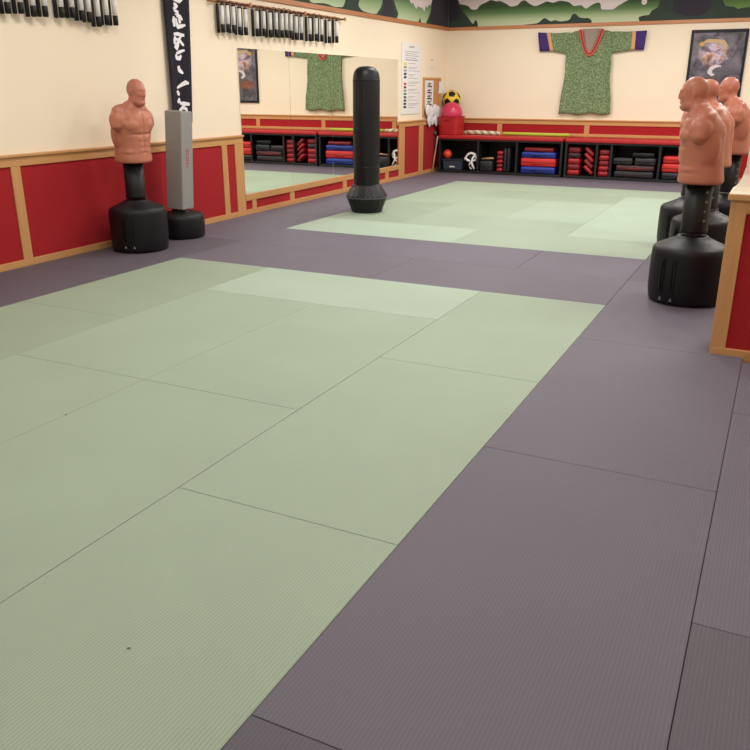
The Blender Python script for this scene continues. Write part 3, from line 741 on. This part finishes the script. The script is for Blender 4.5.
# white sparring gloves hung in a bunch under the corkboard
bm = bmesh.new()
for (y, z, ry, rz_, rx) in ((0, 0, .12, .12, .05), (.17, -.05, .11, .13, .055), (.36, 0, .13, .12, .05), (.52, -.03, .10, .12, .05), (.06, -.17, .085, .12, .045), (.24, -.2, .08, .10, .045), (.40, -.18, .085, .11, .045), (.54, -.16, .07, .11, .045), (.10, -.27, .05, .06, .035), (.45, -.27, .055, .06, .035)):
    ball(bm, (.062, y, z), (rx * .6, ry, rz_))
me = remesh(bm, .016, 5)
for p_ in me.polygons: p_.use_smooth = True
t = thing('glove_bunch', 'bunch of white padded gloves hanging below the corkboard', 'gloves', (XL + .0, 15.42, 1.22))
obj('gloves', me, M['cloth'], t)
bm = bmesh.new()
for y in (.0, .3, .5): tube(bm, [(.04, y, .02), (.032, y + .01, .08)], .006, n=6)
obj('hanging_loop', bm, M['blackm'], t)

# ------------------------------------------------------------------ green tunic on the back wall
def sheet(bm, rows, ncol, yf, th=.012, mi=0):
    """rows: list of (xl, zl, xr, zr) from top to bottom; a cloth panel with front and back"""
    nr = len(rows); F, K = [], []
    for i, (xl, zl, xr, zr) in enumerate(rows):
        fr, kr = [], []
        for j in range(ncol + 1):
            u = j / ncol; x = xl + (xr - xl) * u; z = zl + (zr - zl) * u
            y = yf(x, z, u, i / (nr - 1)); e = min(1, 6 * u, 6 * (1 - u)); e = .35 + .65 * max(e, 0)
            fr.append(bm.verts.new((x, y, z))); kr.append(bm.verts.new((x, y + th * e, z)))
        F.append(fr); K.append(kr)
    for i in range(nr - 1):
        for j in range(ncol):
            for G_, rv in ((F, 0), (K, 1)):
                q = (G_[i][j], G_[i + 1][j], G_[i + 1][j + 1], G_[i][j + 1]); f = bm.faces.new(q if not rv else q[::-1]); f.smooth = True; f.material_index = mi
    for i in range(nr - 1):
        bm.faces.new((F[i][0], K[i][0], K[i + 1][0], F[i + 1][0])); bm.faces.new((F[i][ncol], F[i + 1][ncol], K[i + 1][ncol], K[i][ncol]))
    for j in range(ncol):
        bm.faces.new((F[0][j], F[0][j + 1], K[0][j + 1], K[0][j])); bm.faces.new((F[-1][j], K[-1][j], K[-1][j + 1], F[-1][j + 1]))
YT = 16.49
def fold(x, z, u, v):
    a = .004 + .018 * v
    return YT - .012 - a * (1 + math.sin(u * 19 + math.sin(v * 3) * 1.2)) * .7 - .012 * math.sin(u * PI)
mt = mat('green_print_cloth', (96, 128, 74), rough=.85)
nt = mt.node_tree; b_ = nt.nodes['Principled BSDF']; tc = nt.nodes.new('ShaderNodeTexCoord')
vo = nt.nodes.new('ShaderNodeTexVoronoi'); vo.inputs['Scale'].default_value = 48
no_ = nt.nodes.new('ShaderNodeTexNoise'); no_.inputs['Scale'].default_value = 34; no_.inputs['Detail'].default_value = 3
rp = nt.nodes.new('ShaderNodeValToRGB'); rp.color_ramp.interpolation = 'LINEAR'
setramp(rp.color_ramp, [(.34, (98, 88, 66)), (.48, (94, 112, 80)), (.62, (112, 134, 94)), (.85, (146, 162, 120))])
mm = nt.nodes.new('ShaderNodeMath'); mm.operation = 'MULTIPLY_ADD'; mm.inputs[1].default_value = .5
nt.links.new(tc.outputs['Object'], vo.inputs['Vector']); nt.links.new(tc.outputs['Object'], no_.inputs['Vector'])
nt.links.new(vo.outputs['Distance'], mm.inputs[0]); nt.links.new(no_.outputs['Fac'], mm.inputs[2])
sb = nt.nodes.new('ShaderNodeMath'); sb.operation = 'SUBTRACT'; sb.inputs[1].default_value = .15
nt.links.new(mm.outputs[0], sb.inputs[0]); nt.links.new(sb.outputs[0], rp.inputs[0]); nt.links.new(rp.outputs[0], b_.inputs['Base Color'])
t = thing('tunic', 'green patterned tunic with purple cuffs spread flat on the back wall', 'tunic', (-3.6, YT, 1.15))
def place(o):   # parts are modelled in room coordinates
    o.matrix_parent_inverse = t.matrix_basis.inverted(); return o
t.matrix_basis
def tobj(name, bm, m): return obj(name, bm, m, t, loc=(3.6, -YT, -1.15))
bm = bmesh.new()
rows = [(-3.90, 2.655, -3.30, 2.655), (-3.99, 2.625, -3.20, 2.622), (-4.06, 2.52, -3.17, 2.50), (-4.06, 2.40, -3.175, 2.39), (-4.05, 2.24, -3.19, 2.25), (-4.045, 2.04, -3.178, 2.045), (-4.042, 1.835, -3.178, 1.80), (-4.065, 1.65, -3.155, 1.62), (-4.089, 1.485, -3.126, 1.457), (-4.10, 1.30, -3.115, 1.30), (-4.112, 1.155, -3.108, 1.165)]
R2 = []
for a, b2 in zip(rows, rows[1:]):
    for k in range(3): R2.append(tuple(a[q] + (b2[q] - a[q]) * k / 3 for q in range(4)))
xl, zl, xr, zr = rows[-1]; R2.append(rows[-1])
sheet(bm, R2, 40, fold)
# wavy hem
for v_ in bm.verts:
    if v_.co.z < 1.30: v_.co.z += .016 * math.sin((v_.co.x + 4.1) * 13) * (1.30 - v_.co.z) / .14
def fslv(x, z, u, v): return YT - .016 - .006 * (1 + math.sin(v * 9 + u * 3))
sheet(bm, [(-4.00 - .443 * k / 8, 2.632 + .005 * k / 8 + .004 * math.sin(k), -4.02 - .338 * k / 8, 2.262 + .054 * k / 8) for k in range(9)], 8, fslv)
sheet(bm, [(-3.21 + .422 * k / 8, 2.63 - .008 * k / 8 + .004 * math.sin(k), -3.22 + .434 * k / 8, 2.255 + .056 * k / 8) for k in range(9)], 8, fslv)
tobj('garment', bm, mt)
for xs in (((-4.443, 2.640), (-4.358, 2.314), (-4.625, 2.653), (-4.575, 2.311)), ((-2.79, 2.624), (-2.786, 2.309), (-2.588, 2.633), (-2.612, 2.300))):
    (ax, az), (bx_, bz), (cx_, cz), (dx_, dz) = xs
    bm = bmesh.new(); sheet(bm, [(ax + (cx_ - ax) * k / 4, az + (cz - az) * k / 4, bx_ + (dx_ - bx_) * k / 4, bz + (dz - bz) * k / 4) for k in range(5)], 6, lambda x, z, u, v: YT - .026 - .004 * math.sin(u * 5), th=.022)
    tobj('cuff', bm, M['purple'])
    s = 1 if ax < -3.6 else -1
    bm = bmesh.new(); sheet(bm, [(ax + s * (.06 - .045 * k), az, bx_ + s * (.06 - .045 * k), bz) for k in (0, .5, 1, 1.6)], 10, lambda x, z, u, v: YT - .032 - .003 * math.sin(u * 30), th=.012)
    tobj('cuff_braid', bm, M['trimp'])
NO = [(-3.842, 2.672), (-3.792, 2.513), (-3.707, 2.298), (-3.607, 2.204), (-3.52, 2.248), (-3.431, 2.414), (-3.352, 2.672)]
NI = [(-3.764, 2.690), (-3.729, 2.542), (-3.67, 2.358), (-3.609, 2.290), (-3.553, 2.331), (-3.486, 2.476), (-3.425, 2.690)]
def yneck(x, z): return YT - .052
bm = bmesh.new(); sheet(bm, [(a[0], a[1], b2[0], b2[1]) for a, b2 in zip(soften(NO), soften(NI))], 3, lambda x, z, u, v: YT - .054, th=.03)
tobj('collar_braid', bm, M['trimr'])
bm = bmesh.new(); si = soften(NI)
sheet(bm, [(a[0] + .006, a[1], b2[0] - .006, b2[1]) for a, b2 in zip(si[:10], si[::-1][:10])], 6, lambda x, z, u, v: YT - .045, th=.02)
tobj('lining', bm, M['lining'])
bm = bmesh.new(); mid = [(( a[0] * .45 + b2[0] * .55), (a[1] * .45 + b2[1] * .55)) for a, b2 in zip(soften(NO), soften(NI))]
tube(bm, [(x, YT - .055, z) for x, z in mid], .011, n=6); tobj('collar_cord', bm, mat('dark_purple_braid', (110, 44, 70), rough=.8))

# ------------------------------------------------------------------ framed picture on the back wall
t = thing('framed_picture', 'black-framed dark picture with a bright swirl, on the back wall behind the dummies', 'picture', (-1.34, YB, 1.31))
HW, HH = .475, 1.31
for a in ((-HW, HW, 0, .05), (-HW, HW, HH - .05, HH), (-HW, -HW + .045, .05, HH - .05), (HW - .045, HW, .05, HH - .05)):
    obj('frame', BX(a[0], a[1], -.035, -.002, a[2], a[3], bev=.005), M['blackm'], t)
pm = mat('dark_grey_print', (84, 78, 88), rough=.35)
nt = pm.node_tree; b_ = nt.nodes['Principled BSDF']; tc = nt.nodes.new('ShaderNodeTexCoord')
nz = nt.nodes.new('ShaderNodeTexNoise'); nz.inputs['Scale'].default_value = 3.5; nz.inputs['Detail'].default_value = 3; nz.inputs['Distortion'].default_value = 1.2
rp = nt.nodes.new('ShaderNodeValToRGB'); rp.color_ramp.elements[0].position = .38; rp.color_ramp.elements[0].color = rgb(58, 54, 62); rp.color_ramp.elements[1].position = .8; rp.color_ramp.elements[1].color = rgb(134, 126, 140)
nt.links.new(tc.outputs['Object'], nz.inputs['Vector']); nt.links.new(nz.outputs['Fac'], rp.inputs[0])
def swirl(cx_, cz_, rx, rz_, stops, scale, base):
    mp = nt.nodes.new('ShaderNodeMapping'); mp.vector_type = 'POINT'
    mp.inputs['Location'].default_value = (-cx_ / rx, 0, -cz_ / rz_); mp.inputs['Scale'].default_value = (1 / rx, 0, 1 / rz_)
    nt.links.new(tc.outputs['Object'], mp.inputs['Vector'])
    ln = nt.nodes.new('ShaderNodeVectorMath'); ln.operation = 'LENGTH'; nt.links.new(mp.outputs[0], ln.inputs[0])
    n2 = nt.nodes.new('ShaderNodeTexNoise'); n2.inputs['Scale'].default_value = scale; n2.inputs['Detail'].default_value = 2; n2.inputs['Distortion'].default_value = 1.5
    nt.links.new(tc.outputs['Object'], n2.inputs['Vector'])
    ad = nt.nodes.new('ShaderNodeMath'); ad.operation = 'MULTIPLY_ADD'; ad.inputs[1].default_value = .9; nt.links.new(n2.outputs['Fac'], ad.inputs[0]); nt.links.new(ln.outputs['Value'], ad.inputs[2])
    mr = nt.nodes.new('ShaderNodeMapRange'); mr.inputs[1].default_value = .85; mr.inputs[2].default_value = 1.5; mr.inputs[3].default_value = 1; mr.inputs[4].default_value = 0
    nt.links.new(ad.outputs[0], mr.inputs[0])
    n3 = nt.nodes.new('ShaderNodeTexNoise'); n3.inputs['Scale'].default_value = scale * 1.4; n3.inputs['Detail'].default_value = 2; nt.links.new(mp.outputs[0], n3.inputs['Vector'])
    n3.inputs['Scale'].default_value = 1.8
    r2 = nt.nodes.new('ShaderNodeValToRGB')
    setramp(r2.color_ramp, stops)
    nt.links.new(n3.outputs['Fac'], r2.inputs[0])
    mx = nt.nodes.new('ShaderNodeMix'); mx.data_type = 'RGBA'; nt.links.new(mr.outputs[0], mx.inputs[0]); nt.links.new(base, mx.inputs[6]); nt.links.new(r2.outputs[0], mx.inputs[7])
    return mx.outputs[2]
o1 = swirl(-.07, .92, .30, .26, [(.30, (70, 56, 66)), (.42, (150, 110, 120)), (.5, (200, 190, 216)), (.58, (206, 150, 110)), (.7, (96, 76, 110))], 9, rp.outputs[0])
o2 = swirl(-.16, .40, .26, .12, [(.3, (110, 60, 50)), (.7, (150, 90, 66))], 7, o1)
nt.links.new(o2, b_.inputs['Base Color'])
pr = obj('print', BX(-HW + .04, HW - .04, -.02, -.004, .045, HH - .045), pm, t)
def blot(pts, r, c_, d=.0):
    bm = bmesh.new(); P3 = [(x, -.0225 - d, z) for x, z in pts]
    Q = []
    for i in range(len(pts) - 1):
        for k in range(4):
            f_ = k / 4; Q.append((pts[i][0] + (pts[i + 1][0] - pts[i][0]) * f_, pts[i][1] + (pts[i + 1][1] - pts[i][1]) * f_, r[i] + (r[i + 1] - r[i]) * f_))
    Q.append((*pts[-1], r[-1])); prev = None
    for i, (x, z, w_) in enumerate(Q):
        a = Q[max(i - 1, 0)]; b2 = Q[min(i + 1, len(Q) - 1)]; dx, dz = b2[0] - a[0], b2[1] - a[1]; L_ = math.hypot(dx, dz) or 1
        nx, nz_ = -dz / L_ * w_, dx / L_ * w_
        ring = [bm.verts.new((x + s * nx, y_, z + s * nz_)) for s, y_ in ((1, -.0195), (1, -.0215 - d), (-1, -.0215 - d), (-1, -.0195))]
        if prev:
            for k in range(4): bm.faces.new((prev[k], prev[(k + 1) % 4], ring[(k + 1) % 4], ring[k]))
        else: bm.faces.new(ring)
        prev = ring
    bm.faces.new(prev[::-1]); return bm
for k, (pts, r, c_) in enumerate((
    ([(-.26, 1.09), (-.18, 1.125), (-.05, 1.12), (.08, 1.10), (.13, 1.03), (.10, .97)], [.012, .028, .03, .035, .03, .006], (196, 166, 122)),
    ([(-.32, 1.07), (-.27, 1.07), (-.23, 1.10)], [.02, .04, .012], (198, 156, 70)),
    ([(.09, .70), (.0, .70), (-.07, .66), (-.09, .60), (-.04, .55), (.0, .565)], [.010, .028, .034, .038, .024, .008], (212, 200, 206)))):
    obj('painted_swirl', blot(pts, r, c_, .0004 * k), mat('print_colour', c_, rough=.5), pr)

# ------------------------------------------------------------------ cubby benches along the back wall
BT = .735
def bench(label, x0, x1, divs):
    t = thing('cubby_bench', label, 'bench', (x0, 15.8, 0)); L = x1 - x0
    obj('bottom_board', BX(0, L, .0, .68, .0, .05, bev=.003), M['blackw'], t)
    obj('back_board', BX(0, L, .66, .68, .05, BT - .098), M['blackw'], t)
    obj('top_board', BX(0, L, .0, .68, BT - .10, BT - .068, bev=.003), M['blackw'], t)
    for x in [0] + [d - x0 for d in divs] + [L - .04]:
        obj('divider', BX(x, x + .04, .004, .66, .045, BT - .098, bev=.003), M['blackw'], t)
    obj('red_seat_pad', BX(-.005, L + .005, -.02, .69, BT - .068, BT, bev=.018, seg=3), M['redv'], t)
    return t
bench('left low black cubby bench with a red padded top against the back wall', -6.37, -3.815, [-5.54, -4.74])
bench('right low black cubby bench with a red padded top, behind the torso dummies', -3.765, -.95, [-3.185, -2.915, -2.045])

def puff_mesh(name, sx, sy, sz, bulge=.012, bev=.02):
    bm = box(bmesh.new(), -sx / 2, sx / 2, -sy / 2, sy / 2, 0, sz, bev=min(bev, sz * .42), seg=3)
    return bm
PADN = [0]
def pad(label, x, z, sx, sz, m, piping, sy=.40, y=15.86, rot=0, group='padded targets in the cubbies', name='strike_pad'):
    t = thing(name, label, 'pad', (x, y + sy / 2, z), 0, group)
    t.rotation_euler = (0, rot, 0)
    bm = box(bmesh.new(), -sx / 2, sx / 2, -sy / 2, sy / 2, .0, sz, bev=min(.028, sz * .42), seg=3)
    for v_ in bm.verts:
        v_.co.z += .008 * math.cos(v_.co.x / sx * PI) * (1 if v_.co.z > sz / 2 else 0)
    if m.name in ('red_vinyl_pad', 'dark_red_pad', 'bright_red_pad'): piping = M['redd']
    b1 = obj('cover', bm, m, t)
    for f in b1.data.polygons: f.use_smooth = True
    bm = bmesh.new(); tube(bm, [(-sx / 2 + .02, -sy / 2 - .001, sz * .5), (0, -sy / 2 - .003, sz * .5), (sx / 2 - .02, -sy / 2 - .001, sz * .5)], .006, n=8); obj('piping', bm, piping, t)
    bm = bmesh.new(); tube(bm, [(-sx * .2, -sy / 2 + .004, sz * .3), (-sx * .14, -sy / 2 - .010, sz * .32), (sx * .14, -sy / 2 - .010, sz * .32), (sx * .2, -sy / 2 + .004, sz * .3)], .008, n=8, flat=.5); obj('handle_strap', bm, piping, t)
    return t
K = M['blackm']
# left bench, third compartment: four folded pads
zz = .053
for lab, h, m_, w_ in (('blue pad at the bottom of the stack in the left bench', .125, 'blue', .69), ('bright red pad between two blue ones in the left bench', .155, 'redb', .70), ('blue pad under the dark red one in the left bench', .11, 'blue', .68), ('dark red thin pad on top of the blue and red stack', .075, 'redd', .58)):
    pad(lab, -4.295, zz, w_, h, M[m_], M['redd'] if m_ == 'redb' else K); zz += h + .008
# left bench, second compartment
zz = .053
for k in range(5):
    pad('small dark red mitt in the narrow stack in the left bench, ' + ['lowest', 'second lowest', 'middle', 'second highest', 'highest'][k], -5.08, zz, .12, .072, M['redd' if k % 2 else 'redv'], K, name='focus_mitt', group='small mitts stacked in the left bench'); zz += .081
for k, x in enumerate((-4.97, -4.90)):
    pad(['black shield standing upright beside the narrow red mitt stack', 'black shield standing upright against the divider of the left bench'][k], x, .053, .06, .46, M['blackpad'], K, name='kick_shield', group='black shields upright in the left bench')
t = thing('paddle', 'wooden-handled paddle lying in the left bench, handle pointing out', 'paddle', (-5.42, 15.95, .29))
bm = bmesh.new(); tube(bm, [(-.05, -.02, .0), (.10, -.03, .012), (.20, -.035, .02)], [.016, .018, .02], n=10); obj('handle', bm, M['stickw'], t)
bm = bmesh.new(); box(bm, -.04, .02, .0, .34, -.025, .03, bev=.02, seg=3); obj('blade', bm, M['blackpad'], t)
pad('black square pad under the paddle in the left bench', -5.36, .053, .26, .20, M['blackpad'], K, group='black pads in the left bench')
# left bench, first compartment: bin, ball, head guard
t = thing('storage_bin', 'blue-grey plastic storage bin in the left bench', 'bin', (-6.085, 16.06, .052))
bm = bmesh.new(); prev = None
for z, s in ((0, .92), (.19, 1.0)):
    ring = [bm.verts.new((sx * .215 * s, sy * .19 * s, z)) for sx, sy in ((-1, -1), (1, -1), (1, 1), (-1, 1))]
    if prev:
        for i in range(4): bm.faces.new((prev[i], prev[(i + 1) % 4], ring[(i + 1) % 4], ring[i]))
    else: bm.faces.new(ring[::-1])
    prev = ring
bm.faces.new(prev); bmesh.ops.bevel(bm, geom=bm.edges[:], offset=.012, segments=2, affect='EDGES')
obj('tub', bm, M['bin'], t)
obj('lid', BX(-.23, .23, -.205, .205, .188, .212, bev=.008), M['binlid'], t)
obj('label_sticker', BX(-.06, .05, -.188, -.184, .05, .075), M['paper'], t)
bm = bmesh.new(); ball(bm, (0, 0, .092), .092, 24, 16); tag(obj('ball', bm, M['orange'], loc=(-6.235, 15.98, .264)), 'orange-red ball sitting on the storage bin in the left bench', 'ball')
t = thing('head_guard', 'head guard with a white face cage in the left bench, beside the bin', 'head guard', (-5.69, 16.0, .053))
bm = bmesh.new(); ball(bm, (0, .02, .19), (.125, .14, .15)); 
me = remesh(bm, .012, 3)
for p_ in me.polygons: p_.use_smooth = True
obj('shell', me, M['blackpad'], t)
bm = bmesh.new()
tube(bm, [(-.125, -.11, .20), (-.10, -.12, .27), (-.05, -.12, .325), (.02, -.12, .345), (.085, -.12, .32), (.115, -.12, .25), (.11, -.12, .18)], [.016, .02, .024, .025, .024, .022, .018], n=8)
tube(bm, [(.085, -.125, .31), (.05, -.15, .24), (.03, -.165, .17), (.06, -.165, .10), (.10, -.165, .035)], [.018, .022, .024, .022, .018], n=8)
tube(bm, [(.03, -.165, .17), (-.02, -.165, .11), (-.0, -.165, .06), (.04, -.165, .03)], [.02, .02, .018, .014], n=8)
tube(bm, [(.11, -.12, .22), (.06, -.155, .19)], .016, n=8)
obj('face_cage', bm, M['white'], t)
bm = bmesh.new(); tube(bm, [(-.135, -.125, .245), (-.10, -.15, .235), (-.04, -.175, .20), (.01, -.18, .19)], [.016, .026, .026, .016], n=8)
obj('strap', bm, M['white'], t)
# right bench
zz = .053
for k, m_ in enumerate(('redv', 'redd', 'redv', 'maroon', 'redd')):
    pad('red pad in the flat stack at the left end of the right bench, ' + ['lowest', 'second lowest', 'middle', 'second highest', 'highest'][k], -3.601, zz, .232, .098, M[m_], K, group='flat red pads at the left end of the right bench'); zz += .105
for k in range(4):
    pad('red pad leaning diagonally in the right bench, ' + ['lowest', 'second lowest', 'second highest', 'highest'][k], -3.335, .138 + k * .113, .22, .066, M['redd' if k % 2 else 'redv'], K, rot=R(44), y=15.84, group='red pads leaning diagonally in the right bench')
zz = .053
for k, m_ in enumerate(('redv', 'redv', 'redd', 'redv', 'redd')):
    pad('red mitt in the narrow middle compartment of the right bench, ' + ['lowest', 'second lowest', 'middle', 'second highest', 'highest'][k], -3.03, zz, .20, .09, M[m_], K, name='focus_mitt', group='red mitts in the narrow compartment'); zz += .099
zz = .053
pad('long black kick shield at the bottom of the wide compartment', -2.47, .053, .72, .115, M['blackpad'], M['maroon'], name='kick_shield', group='long shields in the wide compartment')
pad('long maroon-edged shield lying on the long black one', -2.45, .176, .70, .10, M['maroon'], M['redd'], name='kick_shield', group='long shields in the wide compartment')
pad('short black pad on the left of the wide compartment', -2.69, .285, .36, .12, M['blackpad'], K, group='short black pads in the wide compartment')
pad('short black pad on the right of the wide compartment', -2.28, .285, .38, .13, M['blackpad'], K, group='short black pads in the wide compartment')
pad('thin black pad topmost in the wide compartment', -2.32, .423, .40, .09, M['blackm'], K, group='short black pads in the wide compartment')
pad('dark pad at the bottom of the rightmost compartment in view', -1.60, .053, .74, .12, M['blackpad'], K, group='pads in the right end compartment')
pad('bright red pad lying on the dark one at the right end of the bench', -1.60, .182, .76, .15, M['redb'], K, group='pads in the right end compartment')
pad('bright red pad topmost at the right end of the bench', -1.60, .341, .74, .125, M['redb'], K, group='pads in the right end compartment')

# ------------------------------------------------------------------ things on top of the benches
t = thing('tote_bin', 'red open bin on the left end of the bench top, holding the pink ball', 'bin', (-6.195, 16.04, BT))
bm = bmesh.new(); rings = []
for z, s, in ((0, .205), (.02, .215), (.34, .232), (.36, .238), (.36, .226), (.34, .222), (.03, .205)):
    ring = []
    for i in range(32):
        a = 2 * PI * i / 32; c_, s_ = math.cos(a), math.sin(a); p5 = 2 / 5
        ring.append(bm.verts.new((s * math.copysign(abs(c_) ** p5, c_), s * math.copysign(abs(s_) ** p5, s_), z)))
    rings.append(ring)
for a, b2 in zip(rings, rings[1:]):
    for i in range(32): bm.faces.new((a[i], a[(i + 1) % 32], b2[(i + 1) % 32], b2[i]))
bm.faces.new(rings[0][::-1]); bm.faces.new(rings[-1])
obj('tub', bm, M['redv'], t)
bm = bmesh.new(); box(bm, -.06, .06, -.245, -.232, .29, .31, bev=.004); obj('handle', bm, M['redd'], t)
bm = bmesh.new(); ball(bm, (0, 0, 0), .218, 36, 24)
pb = tag(obj('ball', bm, M['pink'], loc=(-6.195, 16.04, 1.150)), 'shiny pink ball resting in the red bin', 'ball')
# yellow football with black pentagon patches
t = thing('ball', 'yellow football with black patches wedged in the corner above the pink ball', 'ball', (-6.325, 16.335, 1.41))
bm = bmesh.new(); ball(bm, (0, 0, 0), .183, 32, 20); obj('skin', bm, M['yellow'], t)
ph = (1 + 5 ** .5) / 2
ico = [Vector(v_).normalized() for v_ in [(0, s1, s2 * ph) for s1 in (1, -1) for s2 in (1, -1)] + [(s1, s2 * ph, 0) for s1 in (1, -1) for s2 in (1, -1)] + [(s2 * ph, 0, s1) for s1 in (1, -1) for s2 in (1, -1)]]
rotm = Matrix.Rotation(R(24), 3, 'Z') @ Matrix.Rotation(R(18), 3, 'X')
for c_ in ico:
    c_ = rotm @ c_; u = c_.orthogonal().normalized(); v2 = c_.cross(u)
    bm = bmesh.new(); rings = []
    def pent(k, rr):      # a point on the edge of a pentagon
        k5, f_ = divmod(k, 4); A_, B_ = 2 * PI * k5 / 5, 2 * PI * (k5 + 1) / 5; f_ /= 4
        return (u * (math.cos(A_) * (1 - f_) + math.cos(B_) * f_) + v2 * (math.sin(A_) * (1 - f_) + math.sin(B_) * f_)) * rr / .183
    for rr, hh in ((.088, .181), (.084, .1862), (.063, .1866), (.042, .1866), (.02, .1866)):
        rings.append([bm.verts.new((c_ + pent(k, rr)).normalized() * hh) for k in range(20)])
    for a, b2 in zip(rings, rings[1:]):
        for k in range(20): bm.faces.new((a[k], a[(k + 1) % 20], b2[(k + 1) % 20], b2[k]))
    bm.faces.new(rings[-1]); obj('black_patch', bm, M['blackm'], t)
# striped roll, lime foam stick
ms = mat('cream_green_stripe', (220, 208, 176), rough=.8)
nt = ms.node_tree; b_ = nt.nodes['Principled BSDF']; tc = nt.nodes.new('ShaderNodeTexCoord'); wv = nt.nodes.new('ShaderNodeTexWave'); wv.bands_direction = 'DIAGONAL'; wv.inputs['Scale'].default_value = 4; wv.inputs['Distortion'].default_value = 3
rp = nt.nodes.new('ShaderNodeValToRGB'); rp.color_ramp.elements[0].position = .25; rp.color_ramp.elements[0].color = rgb(150, 150, 110); rp.color_ramp.elements[1].position = .5; rp.color_ramp.elements[1].color = rgb(224, 212, 184)
nt.links.new(tc.outputs['Object'], wv.inputs['Vector']); nt.links.new(wv.outputs['Fac'], rp.inputs[0]); nt.links.new(rp.outputs[0], b_.inputs['Base Color'])
bm = bmesh.new(); tube(bm, [(-.40, 0, .032), (-.38, 0, .042), (-.1, .01, .045), (.2, -.01, .04), (.34, 0, .036), (.36, 0, .03)], [.018, .04, .045, .04, .034, .015], n=14)
tag(obj('cloth_roll', bm, ms, loc=(-5.58, 16.26, BT)), 'cream and green striped roll lying on the left bench top', 'roll')
bm = bmesh.new(); tube(bm, [(-.68, .02, .033), (-.66, .02, .033), (0, 0, .033), (.64, .01, .033), (.66, .01, .033)], [.022, .032, .033, .032, .022], n=14)
tag(obj('foam_stick', bm, M['lime'], loc=(-4.48, 16.3, BT)), 'lime green foam stick lying across the bench tops', 'foam stick')
# staff leaning beside the left bench
t = thing('staff', 'wooden staff with a white tip leaning in the corner beside the left bench', 'staff', (-6.474, 15.74, 0))
bm = bmesh.new(); tube(bm, [(0, 0, 0), (.022, .13, .5)], [.014, .014], n=10); obj('shaft', bm, M['stickw'], t)
bm = bmesh.new(); tube(bm, [(.022, .13, .5), (.031, .185, .70), (.032, .188, .71)], [.015, .016, .01], n=10); obj('white_tip', bm, M['white'], t)
bm = bmesh.new(); ball(bm, (0, 0, .03), (.03, .03, .03)); ball(bm, (.0, .0, .055), (.018, .018, .02))
tag(obj('plastic_cap', remesh(bm, .006, 2), M['greenp'], loc=(-6.476, 15.86, BT)), 'small green plastic knob at the left end of the bench top', 'knob')

# ------------------------------------------------------------------ light
def area(loc, sx, sy, e, col=(1, .972, .945)):
    l = bpy.data.lights.new('ceiling_lamp', 'AREA'); l.shape = 'RECTANGLE'; l.size = sx; l.size_y = sy; l.energy = e; l.color = col
    o = bpy.data.objects.new('ceiling_lamp', l); COL.objects.link(o); o.location = loc
for y in (-1.0, 2.2, 5.2, 8.4, 11.4, 14.2):
    for x in (-4.6, -1.9, .9):
        area((x, y, ZC - .03), .6, 1.2, {-1.0: 20, 2.2: 30, 5.2: 44, 8.4: 52, 11.4: 60, 14.2: 62}[y])
w = bpy.data.worlds.new('World'); sc.world = w; w.use_nodes = True
w.node_tree.nodes['Background'].inputs[0].default_value = (1, .97, .95, 1); w.node_tree.nodes['Background'].inputs[1].default_value = .25

# ------------------------------------------------------------------ camera
cd = bpy.data.cameras.new('Camera'); cam = bpy.data.objects.new('Camera', cd); COL.objects.link(cam)
cd.sensor_fit = 'HORIZONTAL'; cd.sensor_width = 36; cd.lens = 798.25 / 750 * 36
pit, yaw = R(19.814), R(26.341)
cam.location = (0, 0, 1.65); cam.rotation_euler = (PI / 2 - pit, 0, yaw)
cd.clip_start = .02
sc.camera = cam
sc.view_settings.view_transform = 'Standard'; sc.view_settings.look = 'None'; sc.view_settings.gamma = 1.0; sc.view_settings.use_curve_mapping = False
sc.view_settings.exposure = -0.13
